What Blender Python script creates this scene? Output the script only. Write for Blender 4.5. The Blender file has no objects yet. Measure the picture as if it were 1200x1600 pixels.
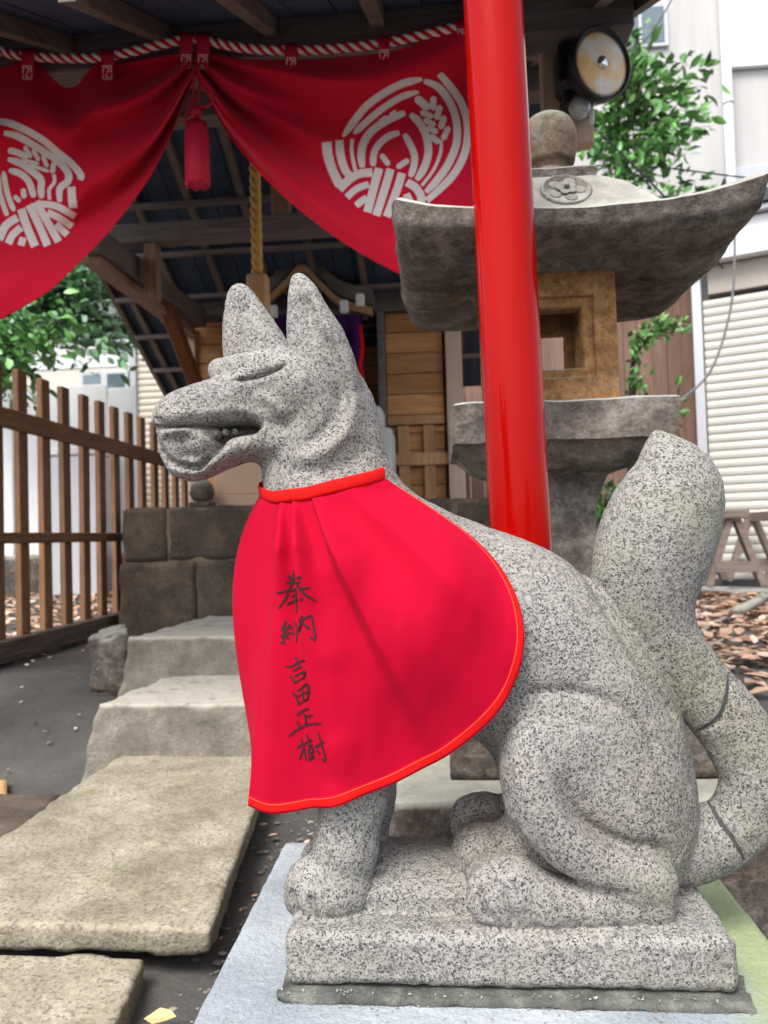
import bpy, bmesh, math, random
import numpy as np
from mathutils import Vector, Matrix
from mathutils.bvhtree import BVHTree
random.seed(7)
S = bpy.context.scene
COL = S.collection
R = math.radians

# ------------------------------------------------------------------ camera
CAMZ = 0.80
FPX = 1155.0                      # focal length in pixels of a 1200 x 1600 picture
YAW, PITCH, ROLL = R(4.5), R(1.85), R(1.6)
cam_d = bpy.data.cameras.new('camera'); cam = bpy.data.objects.new('camera', cam_d); COL.objects.link(cam)
CR = Matrix.Rotation(YAW, 3, 'Z') @ Matrix.Rotation(PITCH, 3, 'X') @ Matrix.Rotation(R(90), 3, 'X') @ Matrix.Rotation(-ROLL, 3, 'Z')
CO = Vector((0, 0, CAMZ))
cam.matrix_world = Matrix.Translation(CO) @ CR.to_4x4()
cam_d.sensor_fit = 'VERTICAL'; cam_d.sensor_height = 36; cam_d.sensor_width = 27
cam_d.lens = FPX / 1600 * 36
cam_d.clip_start = 0.02; cam_d.clip_end = 400
cam_d.dof.use_dof = True; cam_d.dof.focus_distance = 0.86; cam_d.dof.aperture_fstop = 7.5
S.camera = cam
S.render.resolution_x = 768; S.render.resolution_y = 1024

def ray(px, py):
    return (CR @ Vector(((px-600)/FPX, -(py-800)/FPX, -1)))
def P(px, py, Y):
    d = ray(px, py); return CO + d*(Y/d.y)
def PZ(px, py, z):
    d = ray(px, py); return CO + d*((z-CAMZ)/d.z)
def PX(px, py, X):
    d = ray(px, py); return CO + d*(X/d.x)

# ------------------------------------------------------------------ light
SUN_EL, SUN_AZ = R(56), R(205)     # high, from behind the camera and to its left (soft, hazy daylight)
w = bpy.data.worlds.new('World'); S.world = w; w.use_nodes = True
nt = w.node_tree; bg = nt.nodes['Background']
sky = nt.nodes.new('ShaderNodeTexSky'); sky.sky_type = 'NISHITA'; sky.sun_disc = False
sky.sun_elevation = SUN_EL; sky.sun_rotation = SUN_AZ
sky.dust_density = 3.0; sky.ozone_density = 0.6; sky.air_density = 1.0
hs = nt.nodes.new('ShaderNodeHueSaturation'); hs.inputs['Saturation'].default_value = 0.45
nt.links.new(sky.outputs[0], hs.inputs['Color']); nt.links.new(hs.outputs[0], bg.inputs[0]); bg.inputs[1].default_value = 0.15
sun_d = bpy.data.lights.new('sun', 'SUN'); sun = bpy.data.objects.new('sun', sun_d); COL.objects.link(sun)
sun_d.energy = 1.5; sun_d.angle = R(22); sun_d.color = (1.0, 0.96, 0.9)
sd = Vector((math.cos(SUN_EL)*math.sin(SUN_AZ), math.cos(SUN_EL)*math.cos(SUN_AZ), math.sin(SUN_EL)))
sun.rotation_euler = sd.to_track_quat('Z', 'Y').to_euler()
S.view_settings.view_transform = 'Standard'; S.view_settings.look = 'None'
S.view_settings.exposure = 1.2; S.view_settings.gamma = 1.0
S.view_settings.use_curve_mapping = False
S.cycles.max_bounces = 6

# ------------------------------------------------------------------ helpers
def tag(o, label=None, cat=None, group=None, kind=None):
    if label: o['label'] = label
    if cat: o['category'] = cat
    if group: o['group'] = group
    if kind: o['kind'] = kind
    return o
def thing(name, loc, label, cat, group=None):
    o = bpy.data.objects.new(name, None); COL.objects.link(o); o.location = loc; o.empty_display_size = .1
    tag(o, label, cat, group); return o
def wm(o):
    b = o.matrix_basis.copy()
    return b if o.parent is None else wm(o.parent) @ o.matrix_parent_inverse @ b
def link(name, me, mat=None, parent=None):
    o = bpy.data.objects.new(name, me); COL.objects.link(o)
    if mat and not me.materials: me.materials.append(mat)
    if parent is not None:
        o.parent = parent
        o.matrix_parent_inverse = wm(parent).inverted()
    return o
def mesh(name, v, f, mat=None, parent=None, smooth=False):
    me = bpy.data.meshes.new(name); me.from_pydata([tuple(p) for p in v], [], [tuple(q) for q in f]); me.update()
    if smooth: me.polygons.foreach_set('use_smooth', [True]*len(me.polygons))
    return link(name, me, mat, parent)
def npmesh(name, V, F, mat=None, parent=None, smooth=True):
    me = bpy.data.meshes.new(name); V = np.asarray(V, np.float32); F = np.asarray(F, np.int32)
    me.vertices.add(len(V)); me.vertices.foreach_set('co', V.ravel())
    k = F.shape[1]; me.loops.add(F.size); me.loops.foreach_set('vertex_index', F.ravel())
    me.polygons.add(len(F)); me.polygons.foreach_set('loop_start', np.arange(0, F.size, k, dtype=np.int32))
    me.polygons.foreach_set('loop_total', np.full(len(F), k, np.int32))
    me.polygons.foreach_set('use_smooth', np.full(len(F), smooth))
    me.update(calc_edges=True); me.validate()
    return link(name, me, mat, parent)
def bmo(name, bm, mat=None, parent=None, smooth=False):
    me = bpy.data.meshes.new(name); bm.normal_update(); bm.to_mesh(me); bm.free()
    if smooth: me.polygons.foreach_set('use_smooth', [True]*len(me.polygons))
    return link(name, me, mat, parent)
def hexa_bm(bm, b4, t4, bevel=0):
    vs = [bm.verts.new(p) for p in list(b4)+list(t4)]
    fs = [bm.faces.new([vs[i] for i in q]) for q in ((3,2,1,0),(4,5,6,7),(0,1,5,4),(1,2,6,5),(2,3,7,6),(3,0,4,7))]
    if bevel:
        es = list({e for f in fs for e in f.edges})
        bmesh.ops.bevel(bm, geom=es, offset=bevel, segments=1, affect='EDGES', profile=.5)
def box_bm(bm, x0, x1, y0, y1, z0, z1, bevel=0):
    hexa_bm(bm, [(x0,y0,z0),(x1,y0,z0),(x1,y1,z0),(x0,y1,z0)], [(x0,y0,z1),(x1,y0,z1),(x1,y1,z1),(x0,y1,z1)], bevel)
def box(name, x0, x1, y0, y1, z0, z1, mat, parent=None, bevel=0.003):
    bm = bmesh.new(); box_bm(bm, x0, x1, y0, y1, z0, z1, bevel); return bmo(name, bm, mat, parent)
def bar_bm(bm, a, b, w, h, bevel=0, up=(0,0,1)):
    a = Vector(a); b = Vector(b); d = (b-a).normalized(); u = Vector(up)
    if abs(d.dot(u)) > .98: u = Vector((0,1,0))
    s = d.cross(u).normalized(); u = s.cross(d).normalized()
    q = [(-1,-1),(1,-1),(1,1),(-1,1)]
    hexa_bm(bm, [a+s*w/2*i+u*h/2*j for i,j in q][::-1], [b+s*w/2*i+u*h/2*j for i,j in q][::-1], bevel)
def bar(name, a, b, w, h, mat, parent=None, bevel=0.003, up=(0,0,1)):
    bm = bmesh.new(); bar_bm(bm, a, b, w, h, bevel, up)
    bmesh.ops.recalc_face_normals(bm, faces=bm.faces); return bmo(name, bm, mat, parent)
def tube_data(pts, rad, n=12, cap=True):
    pts = [Vector(p) for p in pts]; m = len(pts)
    if not hasattr(rad, '__len__'): rad = [rad]*m
    V = []; F = []; ref = None
    for i, p in enumerate(pts):
        t = (pts[min(i+1, m-1)]-pts[max(i-1, 0)]).normalized()
        if ref is None:
            ref = Vector((0,0,1)) if abs(t.z) < .9 else Vector((1,0,0))
        u = (ref - t*ref.dot(t)).normalized(); ref = u; v = t.cross(u)
        for k in range(n):
            a = 2*math.pi*k/n; V.append(p+(u*math.cos(a)+v*math.sin(a))*rad[i])
    for i in range(m-1):
        for k in range(n):
            F.append((i*n+k, i*n+(k+1)%n, (i+1)*n+(k+1)%n, (i+1)*n+k))
    if cap:
        F.append(tuple(range(n-1, -1, -1))); F.append(tuple((m-1)*n+k for k in range(n)))
    return V, F
def tube(name, pts, rad, mat, parent=None, n=12, cap=True):
    V, F = tube_data(pts, rad, n, cap); return mesh(name, V, F, mat, parent, True)
def lathe(name, prof, c, mat, parent=None, n=48, axis=None, smooth=True):
    # prof: list of (r, z)
    V = []; F = []; m = len(prof); c = Vector(c)
    rot = Matrix.Identity(3) if axis is None else Vector((0,0,1)).rotation_difference(Vector(axis)).to_matrix()
    for r, z in prof:
        for k in range(n):
            a = 2*math.pi*k/n; V.append(c + rot @ Vector((r*math.cos(a), r*math.sin(a), z)))
    for i in range(m-1):
        for k in range(n): F.append((i*n+k, i*n+(k+1)%n, (i+1)*n+(k+1)%n, (i+1)*n+k))
    F.append(tuple(range(n-1, -1, -1))); F.append(tuple((m-1)*n+k for k in range(n)))
    o = mesh(name, V, F, mat, parent, smooth)
    return o
def spline(pts, n=8):
    P_ = [np.array(p, float) for p in pts]; out = []
    if len(P_) == 2:
        return [P_[0]+(P_[1]-P_[0])*t for t in np.linspace(0, 1, n+1)]
    for i in range(len(P_)-1):
        p0 = P_[max(i-1,0)]; p1 = P_[i]; p2 = P_[i+1]; p3 = P_[min(i+2, len(P_)-1)]
        for j in range(n):
            t = j/n
            out.append(.5*((2*p1)+(-p0+p2)*t+(2*p0-5*p1+4*p2-p3)*t*t+(-p0+3*p1-3*p2+p3)*t**3))
    out.append(P_[-1]); return out

def _h(ix, iy, iz, seed):
    n = (ix*374761393 + iy*668265263 + iz*2147483647 + seed*1274126177) & 0xffffffff
    n = ((n ^ (n >> 13))*1274126177) & 0xffffffff
    return ((n ^ (n >> 16)) & 0xffff)/65535.0
def vnoise(p, scale, seed=0):
    p = np.asarray(p, np.float64)*scale; i = np.floor(p).astype(np.int64); f = p-i; f = f*f*(3-2*f)
    r = 0
    for dx in (0,1):
        for dy in (0,1):
            for dz in (0,1):
                wgt = (f[:,0] if dx else 1-f[:,0])*(f[:,1] if dy else 1-f[:,1])*(f[:,2] if dz else 1-f[:,2])
                r = r + wgt*_h(i[:,0]+dx, i[:,1]+dy, i[:,2]+dz, seed)
    return r*2-1
def fbm(p, scale, seed=0, oct=3):
    r = 0; a = 1
    for o in range(oct):
        r = r + a*vnoise(p, scale*2**o, seed+o); a *= .5
    return r

def rough(name, b4, t4, mat, parent=None, res=.02, amp=.006, ns=12, rnd=.012, seed=0, edge=1.5):
    """a hewn block: eight corners, subdivided, edges rounded and surface broken up"""
    b4 = [np.array(p, float) for p in b4]; t4 = [np.array(p, float) for p in t4]
    L = [np.linalg.norm(b4[1]-b4[0]), np.linalg.norm(b4[3]-b4[0]), np.linalg.norm(t4[0]-b4[0])]
    N = [max(2, min(90, int(l/res))) for l in L]
    idx = {}; V = []; F = []
    def vid(i, j, k):
        key = (i, j, k)
        if key not in idx: idx[key] = len(V); V.append(key)
        return idx[key]
    for i in range(N[0]):
        for j in range(N[1]):
            F.append((vid(i,j,0), vid(i,j+1,0), vid(i+1,j+1,0), vid(i+1,j,0)))
            F.append((vid(i,j,N[2]), vid(i+1,j,N[2]), vid(i+1,j+1,N[2]), vid(i,j+1,N[2])))
    for i in range(N[0]):
        for k in range(N[2]):
            F.append((vid(i,0,k), vid(i+1,0,k), vid(i+1,0,k+1), vid(i,0,k+1)))
            F.append((vid(i,N[1],k), vid(i,N[1],k+1), vid(i+1,N[1],k+1), vid(i+1,N[1],k)))
    for j in range(N[1]):
        for k in range(N[2]):
            F.append((vid(0,j,k), vid(0,j,k+1), vid(0,j+1,k+1), vid(0,j+1,k)))
            F.append((vid(N[0],j,k), vid(N[0],j+1,k), vid(N[0],j+1,k+1), vid(N[0],j,k+1)))
    U = np.array(V, float)/np.array(N)
    Lm = np.array(L)
    D = (U-.5)*Lm                         # local metres
    half = Lm/2; r = min(rnd, half.min()*.9)
    q = np.clip(D, -(half-r), half-r); dd = D-q; ln = np.linalg.norm(dd, axis=1)[:,None]
    D = np.where(ln > 1e-9, q+dd/np.maximum(ln, 1e-9)*r, D)
    nrm = np.where(ln > 1e-9, dd/np.maximum(ln, 1e-9), 0)
    U = D/Lm+.5
    x, y, z = U[:,0:1], U[:,1:2], U[:,2:3]
    def quad(q): return (q[0]*(1-x)*(1-y)+q[1]*x*(1-y)+q[2]*x*y+q[3]*(1-x)*y)
    W = quad(b4)*(1-z)+quad(t4)*z
    sh = np.abs(nrm).max(axis=1)
    e = (.55 if edge > .5 else 1)+edge*(1-sh)*6                 # rougher along the edges
    n = fbm(W, ns, seed, 4)
    W = W + nrm*(n*amp*e)[:,None]
    return npmesh(name, W, F, mat, parent, True)
def rbox(name, x0, x1, y0, y1, z0, z1, mat, parent=None, **k):
    return rough(name, [(x0,y0,z0),(x1,y0,z0),(x1,y1,z0),(x0,y1,z0)], [(x0,y0,z1),(x1,y0,z1),(x1,y1,z1),(x0,y1,z1)], mat, parent, **k)

# ------------------------------------------------------------------ materials
class M:
    def __init__(s, name, rough=.7, spec=.3):
        s.m = bpy.data.materials.new(name); s.m.use_nodes = True; s.t = s.m.node_tree
        s.b = s.t.nodes['Principled BSDF']; s.b.inputs['Roughness'].default_value = rough
        s.b.inputs['Specular IOR Level'].default_value = spec
        s.tc = s.t.nodes.new('ShaderNodeTexCoord')
        s.hgt = None
    def n(s, typ, **k):
        nd = s.t.nodes.new(typ)
        for a, b in k.items():
            if a in nd.inputs: nd.inputs[a].default_value = b
            else: setattr(nd, a, b)
        return nd
    def l(s, a, b): s.t.links.new(a, b)
    def vec(s, scale=(1,1,1), rot=(0,0,0), src='Object'):
        mp = s.n('ShaderNodeMapping'); mp.inputs['Scale'].default_value = scale; mp.inputs['Rotation'].default_value = rot
        s.l(s.tc.outputs[src], mp.inputs[0]); return mp.outputs[0]
    def noise(s, scale, detail=4, rough=.55, dist=0, v=None):
        nd = s.n('ShaderNodeTexNoise'); nd.inputs['Scale'].default_value = scale; nd.inputs['Detail'].default_value = detail
        nd.inputs['Roughness'].default_value = rough; nd.inputs['Distortion'].default_value = dist
        s.l(v if v is not None else s.tc.outputs['Object'], nd.inputs['Vector']); return nd.outputs['Fac']
    def vor(s, scale, v=None, out='Color', rnd=1):
        nd = s.n('ShaderNodeTexVoronoi'); nd.inputs['Scale'].default_value = scale; nd.inputs['Randomness'].default_value = rnd
        s.l(v if v is not None else s.tc.outputs['Object'], nd.inputs['Vector']); return nd.outputs[out]
    def ramp(s, fac, stops, interp='LINEAR'):
        nd = s.n('ShaderNodeValToRGB'); cr = nd.color_ramp; cr.interpolation = interp
        while len(cr.elements) < len(stops): cr.elements.new(.5)
        for e, (p, c) in zip(cr.elements, stops):
            e.position = p; e.color = (*c, 1) if hasattr(c, '__len__') else (c, c, c, 1)
        s.l(fac, nd.inputs[0]); return nd.outputs[0]
    def mix(s, fac, a, b, typ='MIX'):
        nd = s.n('ShaderNodeMix', data_type='RGBA', blend_type=typ)
        for sock, val in ((nd.inputs[0], fac), (nd.inputs[6], a), (nd.inputs[7], b)):
            if isinstance(val, bpy.types.NodeSocket): s.l(val, sock)
            elif hasattr(val, '__len__'): sock.default_value = (*val, 1)
            else: sock.default_value = val
        return nd.outputs[2]
    def math(s, op, a, b=0., clamp=False):
        nd = s.n('ShaderNodeMath', operation=op, use_clamp=clamp)
        for sock, val in zip(nd.inputs, (a, b)):
            if isinstance(val, bpy.types.NodeSocket): s.l(val, sock)
            else: sock.default_value = val
        return nd.outputs[0]
    def xyz(s, src='Object'):
        nd = s.n('ShaderNodeSeparateXYZ'); s.l(s.tc.outputs[src], nd.inputs[0]); return nd.outputs
    def color(s, c):
        if isinstance(c, bpy.types.NodeSocket): s.l(c, s.b.inputs['Base Color'])
        else: s.b.inputs['Base Color'].default_value = (*c, 1)
    def bump(s, h, strength=.4, dist=.002):
        nd = s.n('ShaderNodeBump'); nd.inputs['Strength'].default_value = strength; nd.inputs['Distance'].default_value = dist
        s.l(h, nd.inputs['Height'])
        if s.hgt is not None: s.l(s.hgt, nd.inputs['Normal'])
        s.hgt = nd.outputs[0]; s.l(s.hgt, s.b.inputs['Normal'])
    def rgh(s, v): s.l(v, s.b.inputs['Roughness'])
    def up(s):
        g = s.n('ShaderNodeNewGeometry'); x = s.n('ShaderNodeSeparateXYZ'); s.l(g.outputs['Normal'], x.inputs[0]); return x.outputs[2]
    def rnd(s):
        return s.n('ShaderNodeObjectInfo').outputs['Random']

def granite(name, light=(.285,.278,.262), dark=(.040,.039,.040), mid=(.165,.160,.153), cell=600, darkp=.085, warm=.5, green=None):
    m = M(name, .75, .35)
    nz = m.noise(90, 3)
    v0 = m.n('ShaderNodeVectorMath', operation='MULTIPLY_ADD')
    nn = m.n('ShaderNodeTexNoise'); nn.inputs['Scale'].default_value = 220; m.l(m.tc.outputs['Object'], nn.inputs['Vector'])
    m.l(nn.outputs['Color'], v0.inputs[0]); v0.inputs[1].default_value = (.004,)*3; m.l(m.tc.outputs['Object'], v0.inputs[2])
    c1 = m.n('ShaderNodeSeparateColor'); m.l(m.vor(cell, v0.outputs[0]), c1.inputs[0])
    dens = m.noise(14, 3)
    key = m.math('ADD', c1.outputs[0], m.math('MULTIPLY', m.math('SUBTRACT', dens, .5), .35))
    base = m.ramp(key, [(0, dark), (darkp, dark), (darkp+.05, mid), (darkp+.24, mid), (darkp+.34, light), (1, tuple(min(1, x*1.25) for x in light))])
    c2 = m.n('ShaderNodeSeparateColor'); m.l(m.vor(cell*.45, v0.outputs[0]), c2.inputs[0])
    base = m.mix(m.ramp(c2.outputs[1], [(0,0),(.86,0),(.9,.55),(1,.65)]), base, (.10,.096,.10))
    # broad weathering: pinkish-brown soot, pale wash
    wz = m.ramp(m.noise(5, 5, .6), [(.38, 0), (.68, warm)])
    base = m.mix(wz, base, m.mix(1, base, (.82,.70,.66), 'MULTIPLY'))
    wz2 = m.ramp(m.noise(9, 4, .6, v=m.vec((1,1,1), (1,2,0))), [(.45, 0), (.75, .55)])
    base = m.mix(wz2, base, m.mix(1, base, (.62,.62,.60), 'MULTIPLY'))
    if green:
        x, y, z = m.xyz()
        gx = m.math('MULTIPLY', m.ramp(m.noise(7, 5, .65), [(.42, 0), (.62, 1)]), green(m, x, y, z))
        base = m.mix(gx, base, m.mix(1, base, (.72,.78,.52), 'MULTIPLY'))
    m.color(base)
    m.bump(m.noise(300, 4, .75), .7, .0018); m.bump(m.noise(45, 3, .6), .35, .003)
    return m.m
def rockmat(name, c1, c2, c3, s=10, bump=.006, rough=.85, moss_or_lit_top=None):
    m = M(name, rough, .25)
    a = m.ramp(m.noise(s, 6, .65), [(.32, c1), (.52, c2), (.72, c3)])
    a = m.mix(m.ramp(m.noise(s*14, 4, .7), [(.35, .0), (.75, .75)]), a, m.mix(1, a, (.45,.44,.42), 'MULTIPLY'))
    sp = m.n('ShaderNodeSeparateColor'); m.l(m.vor(s*26), sp.inputs[0])
    a = m.mix(m.ramp(sp.outputs[0], [(0,.6),(.15,.5),(.2,0),(1,0)]), a, (.10,.095,.09))
    if moss_or_lit_top:
        f = m.math('MULTIPLY', m.ramp(m.noise(s*1.3, 5, .7), [(moss_or_lit_top[1], 0), (moss_or_lit_top[1]+.18, 1)]), m.ramp(m.up(), [(.2, 0.1), (.8, 1)]))
        a = m.mix(f, a, moss_or_lit_top[0])
    m.color(a); m.bump(m.noise(s*2.5, 5, .6), .5, bump*2); m.bump(m.noise(s*16, 4, .7), .6, bump*.5)
    return m.m
def woodmat(name, c1, c2, axis='z', s=1, rough=.65, vary=.35, spec=.3, grain=1.0):
    m = M(name, rough, spec)
    sc = {'z': (28, 28, 1.6), 'x': (1.6, 28, 28), 'y': (28, 1.6, 28)}[axis]
    v = m.vec(tuple(k*s for k in sc))
    a = m.ramp(m.noise(1.6, 6, .6, 1.2, v), [(.3, c1), (.7, c2)])
    a = m.mix(m.math('MULTIPLY', m.ramp(m.noise(2.2*s, 3), [(.4,0),(.75,1)]), .5), a, m.mix(1, a, (.6,.55,.5), 'MULTIPLY'))
    hv = m.n('ShaderNodeHueSaturation'); m.l(a, hv.inputs['Color'])
    m.l(m.math('ADD', m.math('MULTIPLY', m.rnd(), vary), 1-vary/2), hv.inputs['Value'])
    m.color(hv.outputs[0]); m.bump(m.noise(5, 4, .6, 0, v), .3*grain, .002)
    return m.m
def plain(name, c, rough=.6, spec=.3, var=.12, ns=4, metal=0, bump=0, streak=False):
    m = M(name, rough, spec)
    v = m.vec((3,3,.4)) if streak else None
    f = m.ramp(m.noise(ns, 5, .6, v=v), [(.3, 1-var), (.7, 1)])
    m.color(m.mix(1, c, f, 'MULTIPLY')); m.b.inputs['Metallic'].default_value = metal
    if bump: m.bump(m.noise(120, 3), .4, bump)
    return m.m
# ================================================================== FOX STATUE (signed-distance sculpt -> surface nets)
YF = 0.93; SF = YF/FPX
def F3(px, py, dy=0.):
    """a point given on the plane through the statue's middle, dy pixels behind (+) or before (-) it"""
    return np.array(P(px, py, YF+dy*SF))
VOX = 0.0022
gx0, gx1 = F3(205, 900)[0], F3(1262, 900)[0]
gz0, gz1 = F3(700, 1600)[2], F3(460, 405)[2]
gy0, gy1 = .765, 1.105
NX, NY, NZ = int((gx1-gx0)/VOX), int((gy1-gy0)/VOX), int((gz1-gz0)/VOX)
AX = np.float32(gx0)+np.arange(NX, dtype=np.float32)*np.float32(VOX)
AY = np.float32(gy0)+np.arange(NY, dtype=np.float32)*np.float32(VOX)
AZ = np.float32(gz0)+np.arange(NZ, dtype=np.float32)*np.float32(VOX)
D = np.full((NX, NY, NZ), .06, np.float32)
def sub(lo, hi):
    s = []
    for a, l, h in ((AX, lo[0], hi[0]), (AY, lo[1], hi[1]), (AZ, lo[2], hi[2])):
        i0 = max(0, int((l-a[0])/VOX)); i1 = min(len(a), int((h-a[0])/VOX)+2)
        if i1 <= i0: return None
        s.append(slice(i0, i1))
    return tuple(s)
def smin(a, b, k):
    h = np.maximum(k-np.abs(a-b), 0)/k
    return np.minimum(a, b)-h*h*k*.25
def put(d, s, k): D[s] = smin(D[s], d, k)
def ell(px, py, dy, rx, ry, rd, rot=0, k=14, yaw=0):
    """ellipsoid; radii in pixels, rot in the picture plane (degrees, counter-clockwise)"""
    c = F3(px, py, dy); q = (YF+dy*SF)/FPX; r = np.array([rx, rd, ry])*q; kk = k*SF; pad = r.max()+kk+.004
    s = sub(c-pad, c+pad)
    X = AX[s[0]][:,None,None]-c[0]; Y = AY[s[1]][None,:,None]-c[1]; Z = AZ[s[2]][None,None,:]-c[2]
    a = R(rot+1.6); ca, sa = np.float32(math.cos(a)), np.float32(math.sin(a))
    b = R(yaw); cb, sb = np.float32(math.cos(b)), np.float32(math.sin(b))
    X1 = X*cb+Y*sb; Y1 = -X*sb+Y*cb
    U = X1*ca+Z*sa; W_ = -X1*sa+Z*ca
    k0 = np.sqrt((U/r[0])**2+(Y1/r[1])**2+(W_/r[2])**2)
    k1 = np.sqrt((U/r[0]**2)**2+(Y1/r[1]**2)**2+(W_/r[2]**2)**2)
    put((k0*(k0-1)/np.maximum(k1, 1e-6)).astype(np.float32), s, kk)
def chain(pts, k=14, ds=1., cut=False):
    """tapered limbs through (px, py, dy, r); ds squeezes the depth"""
    c = [F3(*p[:3]) for p in pts]; rr = [p[3]*(YF+p[2]*SF)/FPX for p in pts]; kk = k*SF
    for a, b, ra, rb in zip(c[:-1], c[1:], rr[:-1], rr[1:]):
        pad = max(ra, rb)+kk+.004
        s = sub(np.minimum(a, b)-pad, np.maximum(a, b)+pad)
        if s is None: continue
        X = AX[s[0]][:,None,None]-a[0]; Y = AY[s[1]][None,:,None]; Z = AZ[s[2]][None,None,:]-a[2]
        d = b-a; L2 = d[0]**2+d[2]**2+(d[1])**2
        t = np.clip((X*d[0]+(Y-a[1])*d[1]+Z*d[2])/L2, 0, 1)
        dy_ = (Y-a[1]-t*d[1])/ds
        dd = np.sqrt((X-t*d[0])**2+dy_**2+(Z-t*d[2])**2)-(ra+(rb-ra)*t)
        dd = dd.astype(np.float32)
        if cut:
            D[s] = -smin(-D[s], dd, kk)
        else: put(dd, s, kk)
def chains(pts, n=4, **kw): chain([tuple(p) for p in spline(pts, n)], **kw)
def groove(path, amp, wid, dy=-70, side=0, fade=True):
    """carve (amp > 0) or raise (amp < 0) a line through the stone: side -1 only the near half, +1 only the far half"""
    pts = [F3(p[0], p[1], dy) for p in spline([(p[0], p[1]) for p in path], 6)]
    am, wd = amp*SF, wid*SF; pad = wd*2.6
    A = np.array(pts); lo = A.min(0)-pad; hi = A.max(0)+pad; lo[1] = gy0; hi[1] = gy1
    if side < 0: hi[1] = YF
    if side > 0: lo[1] = YF
    s = sub(lo, hi)
    X = AX[s[0]][:,None]; Z = AZ[s[2]][None,:]
    best = None; n = len(pts)
    for i, (a, b) in enumerate(zip(pts[:-1], pts[1:])):
        d = b-a; L2 = d[0]**2+d[2]**2+1e-12
        t = np.clip(((X-a[0])*d[0]+(Z-a[2])*d[2])/L2, 0, 1)
        dd = (X-a[0]-t*d[0])**2+(Z-a[2]-t*d[2])**2
        g = np.exp(-dd/wd**2)
        if fade:
            u = (i+t)/(n-1); g = g*np.clip(4.5*np.minimum(u, 1-u)+.12, 0, 1)
        best = g if best is None else np.maximum(best, g)
    g = (best*am).astype(np.float32)
    if side:
        yy = AY[s[1]]; f = np.clip((YF-yy)/(.03)*(-side), 0, 1).astype(np.float32)
        D[s] += g[:,None,:]*f[None,:,None]
    else: D[s] += g[:,None,:]

# --- plinth left under the animal
pf = .803; pbk = 1.066
zt = P(800, 1464, pf)[2]; zb = P(800, 1550, pf)[2]
pxl = P(443, 1500, pf)[0]; pxr = P(1158, 1500, pf)[0]
def rbx(c, h, r, k):
    c = np.array(c); h = np.array(h); s = sub(c-h-.03, c+h+.03)
    X = np.abs(AX[s[0]][:,None,None]-c[0])-h[0]+r; Y = np.abs(AY[s[1]][None,:,None]-c[1])-h[1]+r; Z = np.abs(AZ[s[2]][None,None,:]-c[2])-h[2]+r
    d = np.sqrt(np.maximum(X,0)**2+np.maximum(Y,0)**2+np.maximum(Z,0)**2)+np.minimum(np.maximum(X,np.maximum(Y,Z)),0)-r
    put(d.astype(np.float32), s, k)
rbx(((pxl+pxr)/2, (pf+pbk)/2, (zt+zb)/2), ((pxr-pxl)/2, (pbk-pf)/2, (zt-zb)/2), .013, .006)

chain([(548,1352,0,32),(760,1362,0,32)], k=60, ds=2.4)         # rough stone left between the legs
DP = D; D = np.full((NX, NY, NZ), .06, np.float32)
# --- trunk
chains([(512,690,-2,76),(510,745,0,88),(543,850,0,116),(622,925,0,134),(705,975,0,146),(800,1003,0,140),(885,1085,0,132),(925,1180,0,130),(940,1285,0,132)], k=26, ds=.80)
chain([(560,900,-34,84),(560,1010,-48,72)], k=36)            # shoulders
chain([(560,900,34,84),(560,1010,48,72)], k=36)
ell(492, 910, 0, 78, 100, 66, 0, k=44)                         # chest
# --- front legs
chain([(552,1020,-52,66),(556,1150,-60,56),(552,1240,-66,51),(541,1320,-70,47),(528,1378,-74,46)], k=16)
ell(512,1390,-78, 68, 50, 50, -8, k=18); ell(486,1376,-88, 38,36,28,0,k=8); ell(476,1400,-68,34,32,26,0,k=8); ell(505,1408,-102,42,32,24,0,k=8)
chain([(556,1020,52,66),(566,1150,54,56),(566,1240,56,50),(558,1320,56,46)], k=16)
ell(532,1352,58, 60, 44, 46, -8, k=18); ell(500,1345,60,30,30,26,0,k=8)
# --- haunch, near
ell(878,1190,-62, 102, 100, 66, -28, k=16)
ell(856,1156,-84, 76, 66, 52, -20, k=22)
ell(930,1240,-50, 108, 112, 66, 0, k=34)
chains([(838,1165,-88,56),(838,1235,-102,54),(876,1302,-108,48),(940,1348,-106,42),(1010,1372,-98,44)], k=7)
chain([(1012,1385,-96,40),(1016,1414,-100,34)], k=10)
chain([(1018,1412,-102,32),(930,1412,-108,34),(850,1406,-112,42)], k=9)
ell(795,1392,-114, 64, 54, 44, 4, k=12); ell(768,1402,-128, 38, 40, 22, 0, k=6); ell(778,1378,-96, 46, 44, 26, 0, k=6); ell(812,1414,-132,38,36,18,0,k=6)
# --- haunch, far
ell(878,1180,58, 98, 96, 62, -28, k=16)
chains([(838,1150,84,52),(838,1225,92,50),(872,1280,92,46),(940,1320,88,40),(1005,1338,84,42)], k=9)
chain([(1000,1345,86,34),(850,1320,90,38),(790,1292,92,40)], k=10)
ell(758,1284,88, 54, 44, 40, 0, k=12); ell(738,1272,78,32,30,20,0,k=6); ell(745,1286,104,34,30,20,0,k=6)
ell(752,1335,-10, 46, 44, 70, 0, k=34)                         # unworked stone under the belly
ell(840,1350,0, 110, 60, 80, 0, k=30)
# --- tail
DB = D; D = np.full((NX, NY, NZ), .06, np.float32)
chains([(1040,1310,0,72),(1092,1318,0,54),(1140,1298,0,47),(1172,1255,0,48),(1178,1205,0,50),(1148,1140,0,50),(1108,1092,0,49),(1064,1040,0,49),(1026,990,0,58),(1006,930,0,73),(1018,862,0,84),(1042,800,0,81),(1054,760,0,65),(1043,724,0,42),(1033,699,0,22),(1027,682,0,9)], n=3, k=6, ds=.78)
D = smin(D, DB, .0035); del DB
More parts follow.
